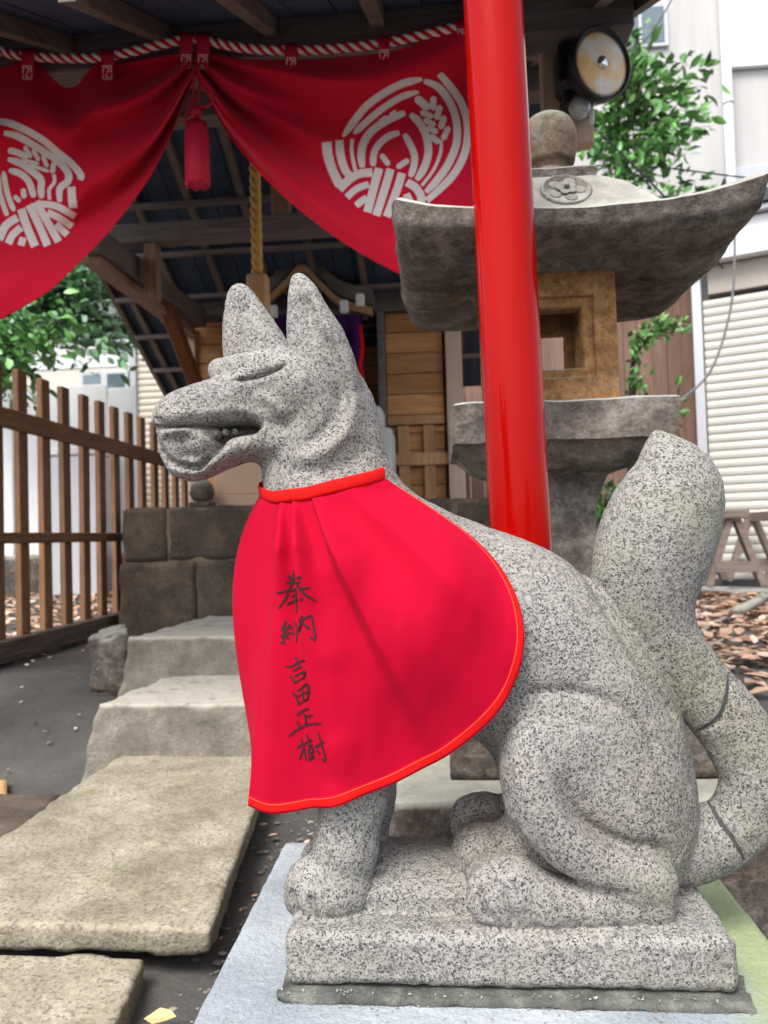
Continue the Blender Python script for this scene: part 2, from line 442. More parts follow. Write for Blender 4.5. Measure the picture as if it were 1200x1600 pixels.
# --- head: turned a little towards the camera
ell(494,620,0, 74, 84, 72, 0, k=20)
ell(463,612,-34, 62, 66, 52, 10, k=26)                         # near cheek
ell(450,605,34, 62, 64, 50, 10, k=26)
chains([(505,700,0,74),(520,640,4,62)], k=20)                  # nape
chains([(430,612,-12,54),(376,628,-32,41),(325,641,-52,36),(288,653,-66,34),(274,658,-70,28)], k=18)   # muzzle
ell(360,655,-38, 60, 20, 36, 20, k=12)                         # upper lip
ell(268,645,-70, 22, 20, 24, 0, k=8)
chains([(344,583,-26,13),(372,578,-38,19),(408,572,-44,21),(446,566,-46,17)], k=12)   # brows
ell(352,580,4, 24, 19, 34, 0, k=22)
ell(425,580,30, 50, 26, 30, 8, k=16)
ell(316,695,-66, 27, 26, 34, 0, k=2)                           # jewel held in the mouth
ell(280,700,-66, 31, 36, 32, 0, k=8)
ell(304,690,-62, 38, 20, 32, 0, k=4)
chains([(442,688,-16,32),(392,693,-32,24),(345,714,-48,20),(306,733,-60,17),(280,729,-65,15)], k=9, ds=1.7)   # lower jaw
ell(430,660,-10, 46, 44, 58, 0, k=20)
chain([(424,688,-8,32),(456,728,-2,38)], k=22)                 # throat
ell(284,718,-63, 25, 26, 28, 0, k=8)
# ears
chains([(508,596,-40,50),(496,545,-46,44),(483,500,-50,32),(473,462,-52,18),(466,436,-52,6)], k=12, ds=.62)
chains([(408,570,40,50),(396,540,40,45),(384,500,40,32),(377,472,40,20),(374,459,40,12)], k=12, ds=.62)
# --- lines cut into the stone
groove([(362,597),(400,590),(428,581),(452,570)], 10, 3.2, dy=-70, side=-1)
groove([(372,606),(405,601),(440,588)], -3, 7, dy=-70, side=-1)
groove([(366,588),(400,577),(440,564)], -3, 7, dy=-70, side=-1)
groove([(335,598),(350,606),(362,606)], 6, 9, dy=-60, side=0)
groove([(244,672),(280,673),(310,671),(345,668),(385,664),(412,668)], 11, 3.4, dy=-60, side=0)
groove([(258,690),(275,684),(300,680),(326,684)], -5, 6, dy=-60, side=-1)
groove([(248,654),(262,664)], 5, 4, dy=-90, side=-1)
groove([(345,682),(372,672),(404,668)], 24, 8.5, dy=-60, side=0)
groove([(338,676),(350,694),(338,718)], 11, 6, dy=-60, side=0)
groove([(338,716),(318,732),(296,730)], 10, 5, dy=-60, side=0)
groove([(262,700),(275,722),(300,732)], 8, 5, dy=-60, side=0)
groove([(395,690),(355,712),(322,740)], -5, 7, dy=-60, side=0)
groove([(255,660),(300,655),(350,648),(390,645),(424,655)], -4, 8, dy=-60, side=0)
groove([(440,625),(462,640),(450,662),(420,660)], 4, 12, dy=-66, side=-1)
groove([(400,618),(430,632),(445,650)], -5, 9, dy=-66, side=-1)
groove([(470,470),(494,520),(520,570),(530,618),(520,660),(492,690),(455,700)], 9, 12, dy=-60, side=-1)
groove([(520,520),(548,580),(556,630),(548,675),(515,708),(478,720)], -8, 10, dy=-50, side=-1)
groove([(440,728),(490,742),(545,728),(575,690)], 7, 14, dy=-50, side=-1)
groove([(478,580),(470,620),(484,655)], -4, 14, dy=-66, side=-1)
groove([(474,462),(479,500),(484,545)], 9, 12, dy=-74, side=-1)          # near ear
groove([(476,440),(500,486),(526,536)], -9, 8, dy=-70, side=-1)
groove([(374,474),(386,512),(398,556)], 13, 14, dy=20, side=0)            # far ear
groove([(864,1208),(884,1250),(918,1290),(972,1318),(1034,1334),(1052,1356)], 10, 9, dy=-120, side=-1)
groove([(800,1290),(836,1338),(880,1370),(940,1384),(990,1388)], 7, 6, dy=-124, side=-1)
groove([(790,1120),(782,1190),(790,1260)], 4, 9, dy=-100, side=-1)
groove([(776,1124),(798,1092),(850,1074),(920,1082),(978,1114),(1016,1165),(1040,1230)], 7, 9, dy=-90, side=-1)
groove([(750,1388),(755,1408),(768,1438)], 8, 4, dy=-140, side=-1)
groove([(788,1394),(794,1418),(806,1448)], 8, 4, dy=-150, side=-1)
groove([(458,1386),(463,1404),(476,1432)], 8, 3.6, dy=-100, side=-1)
groove([(488,1392),(493,1412),(502,1438)], 8, 4, dy=-110, side=-1)
chain([(416,672,14,12),(372,684,2,20),(320,694,-30,26)], k=3)
for tx, ty, tr in ((338,679,7),(353,676,5.5),(368,675,5)): ell(tx, ty, -62+(tx-340)*.45, tr, tr*1.2, tr*2.2, 0, k=2)   # the mouth is not cut through
D = smin(D, DP, .004); del DP
groove([(900,880),(930,932),(958,982),(1000,1050),(1036,1102),(1050,1130)], 8.5, 5.5, dy=-30, side=0)
groove([(1136,1052),(1132,1090),(1118,1122),(1090,1142)], 5, 3, dy=-20, side=-1, fade=False)
groove([(1108,1256),(1128,1288),(1146,1312),(1160,1340)], 6, 3.5, dy=-20, side=-1, fade=False)
def nets(D, x0):
    sgn = D < 0
    c = sgn[:-1,:-1,:-1].astype(np.int8)
    tot = np.zeros_like(c)
    for i in (0,1):
        for j in (0,1):
            for k in (0,1):
                tot += sgn[i:NX-1+i, j:NY-1+j, k:NZ-1+k]
    act = (tot > 0) & (tot < 8)
    I, J, K = np.nonzero(act)
    idx = np.full(act.shape, -1, np.int32); idx[I,J,K] = np.arange(len(I))
    acc = np.zeros((len(I), 3), np.float32); cnt = np.zeros(len(I), np.float32)
    cor = [(i,j,k) for i in (0,1) for j in (0,1) for k in (0,1)]
    for a in cor:
        for ax in range(3):
            if a[ax]: continue
            b = list(a); b[ax] = 1
            da = D[I+a[0],J+a[1],K+a[2]]; db = D[I+b[0],J+b[1],K+b[2]]
            m = (da < 0) != (db < 0); t = np.where(m, da/np.where(m, da-db, 1), 0)
            p = np.array(a, np.float32)[None,:].repeat(len(I), 0); p[:,ax] = t
            acc[m] += p[m]; cnt[m] += 1
    V = (acc/np.maximum(cnt,1)[:,None]+np.stack([I,J,K],1))*VOX+np.array(x0)
    Fs = []
    for ax in range(3):
        sl0 = [slice(1,-1)]*3; sl1 = [slice(1,-1)]*3
        sl0[ax] = slice(0, -1); sl1[ax] = slice(1, None)
        a = sgn[tuple(sl0)]; b = sgn[tuple(sl1)]
        e = np.nonzero(a != b); fl = a[e]
        o = [e[q]+(0 if q == ax else 1) for q in range(3)]
        u, v = [(1,2),(2,0),(0,1)][ax]
        q4 = []
        for du, dv in ((0,0),(1,0),(1,1),(0,1)):
            o2 = [x.copy() for x in o]; o2[u] -= 1-du; o2[v] -= 1-dv
            q4.append(idx[o2[0], o2[1], o2[2]])
        q = np.stack(q4, 1); q[~fl] = q[~fl][:,::-1]
        Fs.append(q)
    return V, np.concatenate(Fs)
FV, FF = nets(D, (gx0, gy0, gz0))
del D
FF = FF[(FF >= 0).all(1)]
# normals, then weathering: broad tooling dips and fine pitting
def vnorm(V, F):
    n = np.cross(V[F[:,2]]-V[F[:,0]], V[F[:,3]]-V[F[:,1]]); N = np.zeros_like(V)
    for k in range(4): np.add.at(N, F[:,k], n)
    return N/np.maximum(np.linalg.norm(N, axis=1), 1e-12)[:,None]
FN = vnorm(FV, FF)
rgh = np.clip((zt+.02-FV[:,2])/.02, 0, 1)                      # the plinth and its web are rougher
pxm, pym = F3(720,1330)[0], F3(720,1330)[2]
rgh2 = np.exp(-((FV[:,0]-pxm)**2+(FV[:,2]-pym)**2)/.045**2)
FV = FV + FN*(fbm(FV, 26, 3, 3)*.0011 + fbm(FV, 110, 9, 2)*(.00035+.0005*rgh+.0012*rgh2))[:,None]
FN = vnorm(FV, FF)

def lichen(m, x, y, z):
    # green film: right flank and rump, top right of the foot
    f = m.ramp(m.math('MULTIPLY', m.math('SUBTRACT', x, F3(900,1200)[0]), 9.0), [(0, .14), (1, .62)])
    return f
m_gran = granite('granite', green=lichen)
fc = FV[FF].mean(1)
tx, tz = F3(1092,1330)[0], F3(0+1092,1150)[2]
backx = np.interp(fc[:,2], [F3(0+600,1290)[2], F3(0+600,1240)[2], F3(600,1110)[2], F3(600,1040)[2], F3(600,940)[2], F3(600,600)[2]],
                  [F3(1108,1290)[0], F3(1098,1240)[0], F3(1052,1110)[0], F3(1010,1040)[0], F3(938,940)[0], F3(925,600)[0]])
zjoint = F3(600,1330)[2]
is_tail = (fc[:,0] > backx) & (fc[:,2] > zt+.012) & (fc[:,2] > zjoint-(fc[:,0]-F3(1108,1330)[0])*1.1)
is_pl = fc[:,2] < zt+.0005
tails, plin, body = is_tail & ~is_pl, is_pl, ~is_tail & ~is_pl
fox = thing('fox_statue', P(800,1550,.93), 'speckled grey granite fox sitting upright on its block, raised tail, red bib round its neck', 'statue')
def piece(name, mask):
    f = FF[mask]; u, inv = np.unique(f, return_inverse=True)
    o = npmesh(name, FV[u], inv.reshape(f.shape), m_gran, fox, True)
    o.data.normals_split_custom_set_from_vertices([tuple(n) for n in FN[u]])
    return o
body_o = piece('body', body); tail_o = piece('tail', tails); plinth_o = piece('plinth', plin)
fox_bvh = BVHTree.FromPolygons([tuple(v) for v in FV], [tuple(int(i) for i in q) for q in FF[body]])
# ================================================================== BIB
def clothmat(name, c, tw=1500, sheen=.3, var=.06, rough=.8):
    m = M(name, rough, .06)
    wv = m.n('ShaderNodeTexWave'); wv.inputs['Scale'].default_value = tw/6.283*1.0; wv.inputs['Distortion'].default_value = .6
    wv.bands_direction = 'DIAGONAL'; m.l(m.tc.outputs['Object'], wv.inputs['Vector'])
    f = m.ramp(m.noise(6, 4), [(.3, 1-var), (.7, 1)])
    base = m.mix(1, c, f, 'MULTIPLY')
    base = m.mix(m.math('MULTIPLY', wv.outputs['Fac'], .30), base, m.mix(1, base, (.66,.5,.6), 'MULTIPLY'))
    m.color(base); m.bump(wv.outputs['Fac'], .25, .0006)
    m.b.inputs['Sheen Weight'].default_value = sheen; m.b.inputs['Sheen Roughness'].default_value = .45
    m.b.inputs['Sheen Tint'].default_value = (1, .35, .45, 1)
    return m.m
m_bib = clothmat('red_twill', (.43,.002,.023), 3000, .03)
m_bind = plain('red_binding', (.60,.006,.006), .7, .12, .08, 20)
m_ink = plain('black_ink', (.045,.012,.018), .6, .2, .3, 400)
col_pl = [(435,784),(452,782),(480,779),(510,771),(545,762),(575,756),(601,748)]
hem_pl = [(390,1256),(440,1262),(520,1250),(600,1227),(668,1194),(730,1152),(778,1104),(806,1050),(816,995),(808,940),(784,890),(745,846),(700,812),(652,780),(603,750)]
def arc(pl):
    p = np.array(spline(pl, 8)); d = np.r_[0, np.cumsum(np.linalg.norm(np.diff(p, axis=0), axis=1))]; return p, d/d[-1]
cp, cs = arc(col_pl); hp, hs_ = arc(hem_pl)
def at(p, s, t): return np.array([np.interp(t, s, p[:,0]), np.interp(t, s, p[:,1])])
NS, NT = 190, 130
def near_pt(s, t):
    a = at(cp, cs, s**.9); b = at(hp, hs_, s); q = a*(1-t)+b*t
    dc = np.interp(s, [0,.3,.6,.9,1], [-66,-86,-84,-52,-34])              # collar depth round the neck
    dh = np.interp(s, [0,.12,.25,.45,.6,.75,.88,1], [-84,-104,-120,-128,-124,-100,-66,-38])
    d = dc*(1-t)+dh*t
    d -= 34*math.sin(math.pi*t)*np.interp(s, [0,.15,.4,.7,1], [.15,.5,1,.7,0])
    # the cloth swings clear over the shoulder then falls back below it
    d -= 26*math.exp(-((s-.62)/.15)**2-((t-.60)/.2)**2)
    d += 18*math.exp(-((s-.36)/.10)**2-((t-.93)/.22)**2)
    d -= 7*math.exp(-((s-.2)/.05)**2)*t*t
    return q, d
def pleat(s, t):
    # pleats sewn into the collar, opening downwards: steep on the front side, easy on the other
    d = 0
    for s0, drift, wl, wr, am, fade in ((.03,.015,.016,.05,20,.35), (.125,.015,.009,.06,25,.85), (.285,.085,.016,.11,22,.60), (.60,.05,.09,.12,5,.3)):
        u = s-(s0+drift*t**.8); w_ = (wl if u < 0 else wr)*(.6+1.8*t)
        d += 1.55*am*math.exp(-(u/w_)**2)*(1-fade*t)
    return d*min(1, t*6+.08)
V = []
for j in range(NT+1):
    t = j/NT
    for i in range(NS+1):
        s = i/NS; q, d = near_pt(s, t)
        V.append(F3(q[0], q[1], d))
V = np.array(V).reshape(NT+1, NS+1, 3)
def clear(V, off=.006, lo=1, sgn=1):
    for it in range(3):
        need = np.zeros(V.shape[:2])
        for j in range(V.shape[0]):
            for i in range(V.shape[1]):
                p = V[j,i]; h = fox_bvh.ray_cast(Vector((p[0], YF-.4*sgn, p[2])), Vector((0, sgn, 0)))
                if h[0] is not None:
                    g = (h[0].y-off*sgn-p[1])*sgn
                    if g < 0: need[j,i] = -g
        n2 = need
        for _ in range(10):
            m = n2.copy(); m[1:-1,1:-1] = (n2[1:-1,1:-1]+n2[:-2,1:-1]+n2[2:,1:-1]+n2[1:-1,:-2]+n2[1:-1,2:])/5
            m[0,1:-1] = (n2[0,1:-1]+n2[1,1:-1])/2; m[-1,1:-1] = (n2[-1,1:-1]+n2[-2,1:-1])/2; m[:,0] = (n2[:,0]+n2[:,1])/2; m[:,-1] = (n2[:,-1]+n2[:,-2])/2
            n2 = m
        V[:,:,1] -= sgn*(n2 if it < 2 else np.maximum(n2, need))
        if need.max() < .0005: break
clear(V)
# gentle smoothing of the depth so the clearance leaves no dents
for _ in range(6):
    Y = V[:,:,1].copy(); V[1:-1,1:-1,1] = (Y[1:-1,1:-1]*2+Y[:-2,1:-1]+Y[2:,1:-1]+Y[1:-1,:-2]+Y[1:-1,2:])/6
for j in range(NT+1):
    for i in range(NS+1): V[j,i,1] -= pleat(i/NS, j/NT)*SF
wr = fbm(V.reshape(-1,3)*np.array([1.6,1,.7]), 11, 77, 3).reshape(V.shape[:2])
V[:,:,1] -= (.0022+.0030*wr)*np.minimum(1, np.linspace(0,4,NT+1))[:,None]
# --- far half, wrapping round the chest
hf = [(390,1256,-84),(396,1215,-50),(404,1188,-6),(425,1160,50),(480,1140,95),(560,1120,122),(650,1080,132),(720,1010,128),(745,930,112),(720,860,84),(660,800,58),(612,762,40),(603,750,34)]
cf = [(435,784,-66),(416,779,-46),(409,770,0),(428,763,40),(480,756,70),(545,750,76),(590,749,52),(601,748,34)]
hfp = np.array(spline(hf, 8)); hfs = np.linspace(0, 1, len(hfp)); cfp = np.array(spline(cf, 8)); cfs = np.linspace(0, 1, len(cfp))
NS2 = 90
V2 = []
for j in range(NT+1):
    t = j/NT
    for i in range(NS2+1):
        s = i/NS2
        a = np.array([np.interp(s, cfs, cfp[:,k]) for k in range(3)]); b = np.array([np.interp(s, hfs, hfp[:,k]) for k in range(3)])
        q = a*(1-t)+b*t
        bl = math.sin(math.pi*t**.7)
        w1 = math.exp(-((s-.17)/.11)**2)
        q[0] -= 46*bl*w1
        q[2] += 30*bl*math.sin(math.pi*s)
        if i == 0: V2.append(V[j,0]); continue
        p = F3(*q)
        k = min(1, i/9)
        p = V[j,0]*(1-k)**2+p*(1-(1-k)**2)
        V2.append(p)
V2 = np.array(V2).reshape(NT+1, NS2+1, 3)
half = V2[:, 34:].copy(); clear(half, sgn=-1); V2[:, 34:] = half
VV = np.concatenate([V2[:, ::-1], V[:, 1:]], axis=1)
def gridfaces(nr, nc, o=0):
    i, j = np.meshgrid(np.arange(nc-1), np.arange(nr-1)); a = (j*nc+i).ravel()+o
    return np.stack([a, a+1, a+nc+1, a+nc], 1)
bib = thing('bib', P(560,1000,.86), 'bright red twill bib tied round the fox statue\'s neck, lettered in black ink', 'bib')
GF = gridfaces(VV.shape[0], VV.shape[1])
bo = npmesh('cloth', VV.reshape(-1,3), GF[:,::-1], m_bib, bib, True)
sm = bo.modifiers.new('thick', 'SOLIDIFY'); sm.thickness = .0014; sm.offset = 0
bib_bvh = BVHTree.FromPolygons([tuple(v) for v in VV.reshape(-1,3)], [tuple(int(k) for k in q) for q in GF])
def gnormals(G):
    du = np.gradient(G, axis=1); dv = np.gradient(G, axis=0); n = np.cross(du, dv)
    n = n/np.maximum(np.linalg.norm(n, axis=2), 1e-9)[:,:,None]
    return n
N_ = gnormals(VV)
c0 = VV.shape[1]//2
if N_[NT//2, -60, 1] > 0: N_ = -N_
# hem binding: a folded tape along the lower edge, set proud of the cloth on both faces
def tape(name, t0, t1, off, mat, rows=6, edge=True, thick=.0022):
    ra = []; tt = np.linspace(t0, t1, rows)
    for t in tt:
        j = t*NT; j0 = min(int(j), NT-1); f = j-j0
        ra.append(VV[j0]*(1-f)+VV[j0+1]*f)
    G = np.array(ra); NN = np.array([N_[min(int(t*NT), NT)] for t in tt])
    prof = np.sin(np.linspace(0, math.pi, rows))**.35*.0006+off
    G = G+NN*prof[:,None,None]
    o = npmesh(name, G.reshape(-1,3), gridfaces(rows, G.shape[1])[:,::-1], mat, bib, True)
    md = o.modifiers.new('thick', 'SOLIDIFY'); md.thickness = thick; md.offset = -1 if False else 0
    return o
# binding width is constant along the hem: work it from the rim inwards by distance
rim = VV[NT]
def inward(dist):
    out = []
    for i in range(VV.shape[1]):
        line = VV[:, i][::-1]; d = np.r_[0, np.cumsum(np.linalg.norm(np.diff(line, axis=0), axis=1))]
        if d[-1] < dist*1.02: out.append(line[-1]); continue
        out.append([np.interp(dist, d, line[:,k]) for k in range(3)])
    return np.array(out)
wid = .0125
ii = [inward(wid*k/5) for k in range(6)]
Gt = np.array(ii); Nt = np.array([N_[NT]]*6)
prf = np.array([.0006,.0009,.0011,.0011,.0011,.0005])
for nm, sg in (('hem_binding', 1), ('hem_binding', -1)):
    G = Gt+Nt*(prf*sg)[:,None,None]
    G[0] = rim+ (rim-inward(.002))*.35
    o = npmesh(nm, G.reshape(-1,3), gridfaces(6, G.shape[1]), m_bind, bib, True)
st = inward(wid*.80); st = st+N_[NT]*.0012
tube('stitching', [tuple(p) for p in st[::2]], .00035, plain('stitch_thread', (.9,.10,.06), .5), bib, 5)
# collar band
top = VV[0]; dn = VV[1]
for _ in range(3): top[1:-1] = (top[:-2]+top[1:-1]*2+top[2:])/4
upv = F3(508, 750, 0)-F3(510, 766, 0)
cen = F3(510, 765, 0)
out = top-cen; out[:,2] = 0; out /= np.linalg.norm(out, axis=1)[:,None]
G = np.array([top-upv*.22+out*.0016, top+upv*.05+out*.0030, top+upv*.4+out*.0031, top+upv*.75+out*.0028, top+upv*.95+out*.0018])
o = npmesh('collar_band', G.reshape(-1,3), gridfaces(5, G.shape[1]), m_bind, bib, True)
md = o.modifiers.new('thick', 'SOLIDIFY'); md.thickness = .0012; md.offset = 0

# decals: flat print drawn as thin strips lying on the cloth
def strokes(name, lst, tf, bvh, mat, parent, off=.0008, step=None, jitter=0, seg=5, across=2, taper=.35, power=2.0):
    V = []; F = []
    rg = random.Random(3)
    for st in lst:
        pts, wd = st[0], st[1]
        tp = st[2] if len(st) > 2 else taper
        p = np.array(spline([tf(*q) for q in pts], seg)); n = len(p)
        d = np.gradient(p, axis=0); d /= np.maximum(np.linalg.norm(d, axis=1), 1e-9)[:,None]; nn = np.stack([-d[:,1], d[:,0]], 1)
        u = np.linspace(0, 1, n); wv = np.minimum(1, tp+(1-tp)*(1-np.abs(2*u-1)**power)*1.6)
        rows = []
        ok = True
        for i in range(n):
            row = []
            for a in np.linspace(-1, 1, across+1):
                ww = wd/2*wv[i]*(1+jitter*(rg.random()-.5))
                q = p[i]+nn[i]*a*ww
                rd = ray(q[0], q[1]); h = bvh.ray_cast(CO, rd)
                if h[0] is None: row.append(None); continue
                nm = h[1] if h[1].dot(rd) < 0 else -h[1]
                row.append(h[0]+nm*off)
            rows.append(row)
        for i in range(n-1):
            for k in range(across):
                q4 = [rows[i][k], rows[i][k+1], rows[i+1][k+1], rows[i+1][k]]
                if any(x is None for x in q4): continue
                b = len(V); V += q4; F.append((b, b+1, b+2, b+3))
    me = mesh(name, V, F, mat, parent, True)
    bm = bmesh.new(); bm.from_mesh(me.data); bmesh.ops.remove_doubles(bm, verts=bm.verts, dist=1e-5); bm.to_mesh(me.data); bm.free()
    return me
z7 = lambda x, y: (420+x/10, 880+y/10)
z8 = lambda x, y: (430+x/8.42, 1010+y/8.42)
ch1 = [[(300,240),(400,232),(505,212)], [(262,300),(380,296),(495,290)], [(128,462),(300,425),(470,398),(638,378)],
 [(382,108),(376,240),(325,395),(250,560),(150,708)], [(435,290),(500,410),(590,500),(738,592)], [(350,518),(470,468)], [(275,642),(420,575),(540,555)], [(412,418),(432,600),(430,785)], [(300,185),(345,245)]]
ch2 = [[(268,890),(232,980),(190,1045)], [(190,1045),(270,1020),(322,985)], [(322,950),(250,1070),(190,1150)], [(190,1150),(260,1130),(318,1075)], [(310,960),(372,1022)], [(330,1072),(392,1108)], [(270,1135),(322,1182)], [(180,1232),(250,1252)], [(228,1150),(236,1250)],
 [(402,915),(436,1000),(440,1110),(428,1235)], [(470,915),(560,862),(672,805)], [(672,805),(690,950),(722,1110),(715,1195),(640,1130)], [(528,815),(520,930),(480,1040),(430,1120)], [(528,925),(590,985),(645,1022)]]
ch3 = [[(130,255),(215,258),(300,205),(402,180)], [(258,130),(302,200),(318,268)], [(230,322),(300,282),(362,268)], [(198,382),(230,425),(262,482)], [(250,388),(330,352),(412,325)], [(412,325),(400,370),(380,412)], [(258,472),(320,436),(382,410)]]
ch4 = [[(225,600),(278,658),(312,768)], [(290,582),(360,535),(430,485)], [(430,485),(452,560),(440,692)], [(308,762),(370,715),(440,690)], [(278,662),(360,620),(446,590)], [(350,540),(372,620),(376,722)]]
ch5 = [[(292,902),(355,845),(462,805)], [(370,850),(408,930),(408,1045)], [(415,922),(500,898)], [(288,980),(330,1062)], [(178,1178),(290,1092),(450,1022),(618,1010)]]
ch6 = [[(282,1325),(350,1292),(422,1270)], [(338,1208),(382,1320),(412,1492)], [(372,1330),(350,1410),(318,1485)], [(415,1150),(440,1190),(462,1248)], [(405,1258),(500,1228)], [(432,1302),(502,1288)], [(448,1335),(512,1322)], [(448,1340),(450,1402)], [(512,1322),(502,1392)], [(450,1402),(505,1390)], [(450,1430),(462,1475)], [(505,1412),(490,1465)], [(440,1495),(535,1445)],
 [(558,1118),(608,1250),(665,1440),(662,1498),(618,1470)], [(528,1318),(590,1282),(650,1240)], [(548,1352),(592,1405)]]
inkst = [([z7(*q) for q in st], 3.5, .55) for c in (ch1, ch2) for st in c]+[([z8(*q) for q in st], 3.1, .55) for c in (ch3, ch4, ch5, ch6) for st in c]
idt = lambda x, y: (x, y)
strokes('writing', inkst, idt, bib_bvh, m_ink, bib, off=.0016, jitter=.35, seg=6)

# mortar lines where the tail was mended
m_joint = plain('mending_mortar', (.07,.072,.072), .9, .2, .3, 200)
tail_bvh = BVHTree.FromPolygons([tuple(v) for v in FV], [tuple(int(i) for i in q) for q in FF[tails]])
for jl in ([(1138,1050),(1134,1088),(1120,1120),(1088,1143)], 4.5, .6), ([(1106,1252),(1128,1288),(1146,1312),(1162,1342)], 7, .5):
    strokes('mortar_joint', [jl], idt, tail_bvh, m_joint, tail_o, off=.0005, jitter=.6, seg=8, across=3)
# ================================================================== MATERIALS OF THE PLACE
m_pave = rockmat('pale_stone', (.235,.20,.145), (.36,.318,.24), (.47,.425,.335), 7, .010, .85, ((.16,.18,.07), .60))
m_step = rockmat('step_stone', (.10,.088,.07), (.20,.175,.14), (.31,.28,.23), 9, .012, .88, ((.43,.40,.34), .28))  # pale tone on upward faces paints the well-lit step tops into the colour
m_mason = rockmat('dark_masonry', (.055,.040,.031), (.10,.075,.056), (.19,.145,.105), 5, .005, .9)
m_slab = rockmat('blue_grey_slab', (.25,.28,.31), (.36,.39,.42), (.48,.51,.53), 5, .0025, .8)
def lantern_mat(name, c1, c2, c3, rust=.5, top=None):
    m = M(name, .9, .2)
    a = m.ramp(m.noise(7, 6, .65), [(.34, c1), (.52, c2), (.70, c3)])
    a = m.mix(m.ramp(m.noise(38, 6, .78), [(.42,.85),(.58,0)]), a, m.mix(1, a, (.50,.47,.45), 'MULTIPLY'))
    a = m.mix(m.ramp(m.noise(22, 6, .75, v=m.vec((1,1,1.6),(0,1,0))), [(.52,0),(.70,.55)]), a, (.40,.34,.29))
    st = m.ramp(m.noise(4, 5, .6, .8, m.vec((1,1,5))), [(.42,0),(.70,1)])
    a = m.mix(m.math('MULTIPLY', st, rust), a, (.24,.135,.075))
    a = m.mix(m.ramp(m.noise(150, 4, .7), [(.36,0),(.72,.7)]), a, m.mix(1, a, (.45,.44,.43), 'MULTIPLY'))
    g = m.math('MULTIPLY', m.ramp(m.up(), [(.3, 0), (.75, 1)]), m.ramp(m.noise(11, 5, .7), [(.25,.45),(.6,1)]))
    a = m.mix(g, a, m.mix(m.ramp(m.noise(18, 4), [(.4,0),(.7,1)]), (.34,.34,.29), top or (.22,.25,.13)))
    m.color(a); m.bump(m.noise(28, 5, .65), .6, .008); m.bump(m.noise(140, 4, .7), .6, .003)
    return m.m
m_lan = lantern_mat('lantern_stone', (.095,.085,.079), (.205,.185,.168), (.38,.35,.32), .14, (.44,.44,.41))
m_lanw = lantern_mat('lantern_stone_warm', (.26,.12,.045), (.54,.29,.12), (.64,.42,.22), .35)
m_lanb = lantern_mat('lantern_base_stone', (.07,.062,.056), (.14,.125,.11), (.22,.20,.175), .12, (.36,.35,.29))
m_wood_l = woodmat('weathered_cedar', (.17,.10,.062), (.34,.215,.14), 'z', 1)
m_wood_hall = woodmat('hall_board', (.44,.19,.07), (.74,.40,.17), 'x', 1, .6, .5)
m_wood_halldoor = woodmat('hall_door_wood', (.42,.22,.10), (.64,.37,.19), 'z', 1, .6, .4)
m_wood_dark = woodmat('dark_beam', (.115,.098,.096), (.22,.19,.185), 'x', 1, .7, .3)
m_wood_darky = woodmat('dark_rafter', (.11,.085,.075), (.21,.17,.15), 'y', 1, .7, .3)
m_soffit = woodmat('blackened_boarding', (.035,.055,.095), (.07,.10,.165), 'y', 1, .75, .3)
m_fence = woodmat('fence_wood', (.13,.064,.030), (.29,.155,.078), 'z', 1, .6, .35)
m_fencey = woodmat('fence_rail_wood', (.13,.066,.032), (.27,.145,.072), 'y', 1, .6, .2)
m_fencelow = woodmat('fence_sill_wood', (.055,.040,.032), (.16,.115,.085), 'y', 1, .7, .2)
m_brace = woodmat('red_brown_brace', (.13,.045,.018), (.26,.10,.042), 'z', 1, .5, .2)
m_post = woodmat('pale_post', (.48,.34,.26), (.62,.46,.36), 'z', .6, .6, .1)
m_siding = woodmat('brown_siding', (.135,.075,.055), (.24,.15,.115), 'z', .6, .7, .35)
m_white = plain('white_paint', (.80,.82,.83), .6, .3, .08)
m_render = plain('pale_render', (.52,.51,.505), .85, .2, .16, 1.6, bump=.001, streak=True)
m_cream = plain('cream_render', (.62,.60,.54), .85, .2, .05, 1.2)
m_shut = plain('shutter_cream', (.50,.49,.45), .5, .4, .06, 2)
m_shutl = plain('shutter_beige', (.60,.54,.45), .5, .4, .06, 2)
m_alu = plain('aluminium', (.50,.52,.55), .4, .5, .06, metal=.3)
m_pipe = plain('pipe_white', (.68,.72,.76), .35, .5, .05)
m_black = plain('black_plastic', (.012,.013,.018), .4, .5, .2)
m_glass = M('window_glass', .06, .9); m_glass.color((.10,.14,.17)); m_glass.b.inputs['Metallic'].default_value = .0; m_glass = m_glass.m
m_gold = plain('rope_gold', (.75,.46,.13), .7, .3, .3, 90, bump=.001)
m_handle = woodmat('handle_wood', (.50,.29,.13), (.62,.40,.20), 'z', 2, .5, .1)
m_eave = plain('eave_black', (.03,.035,.05), .4, .4, .1)

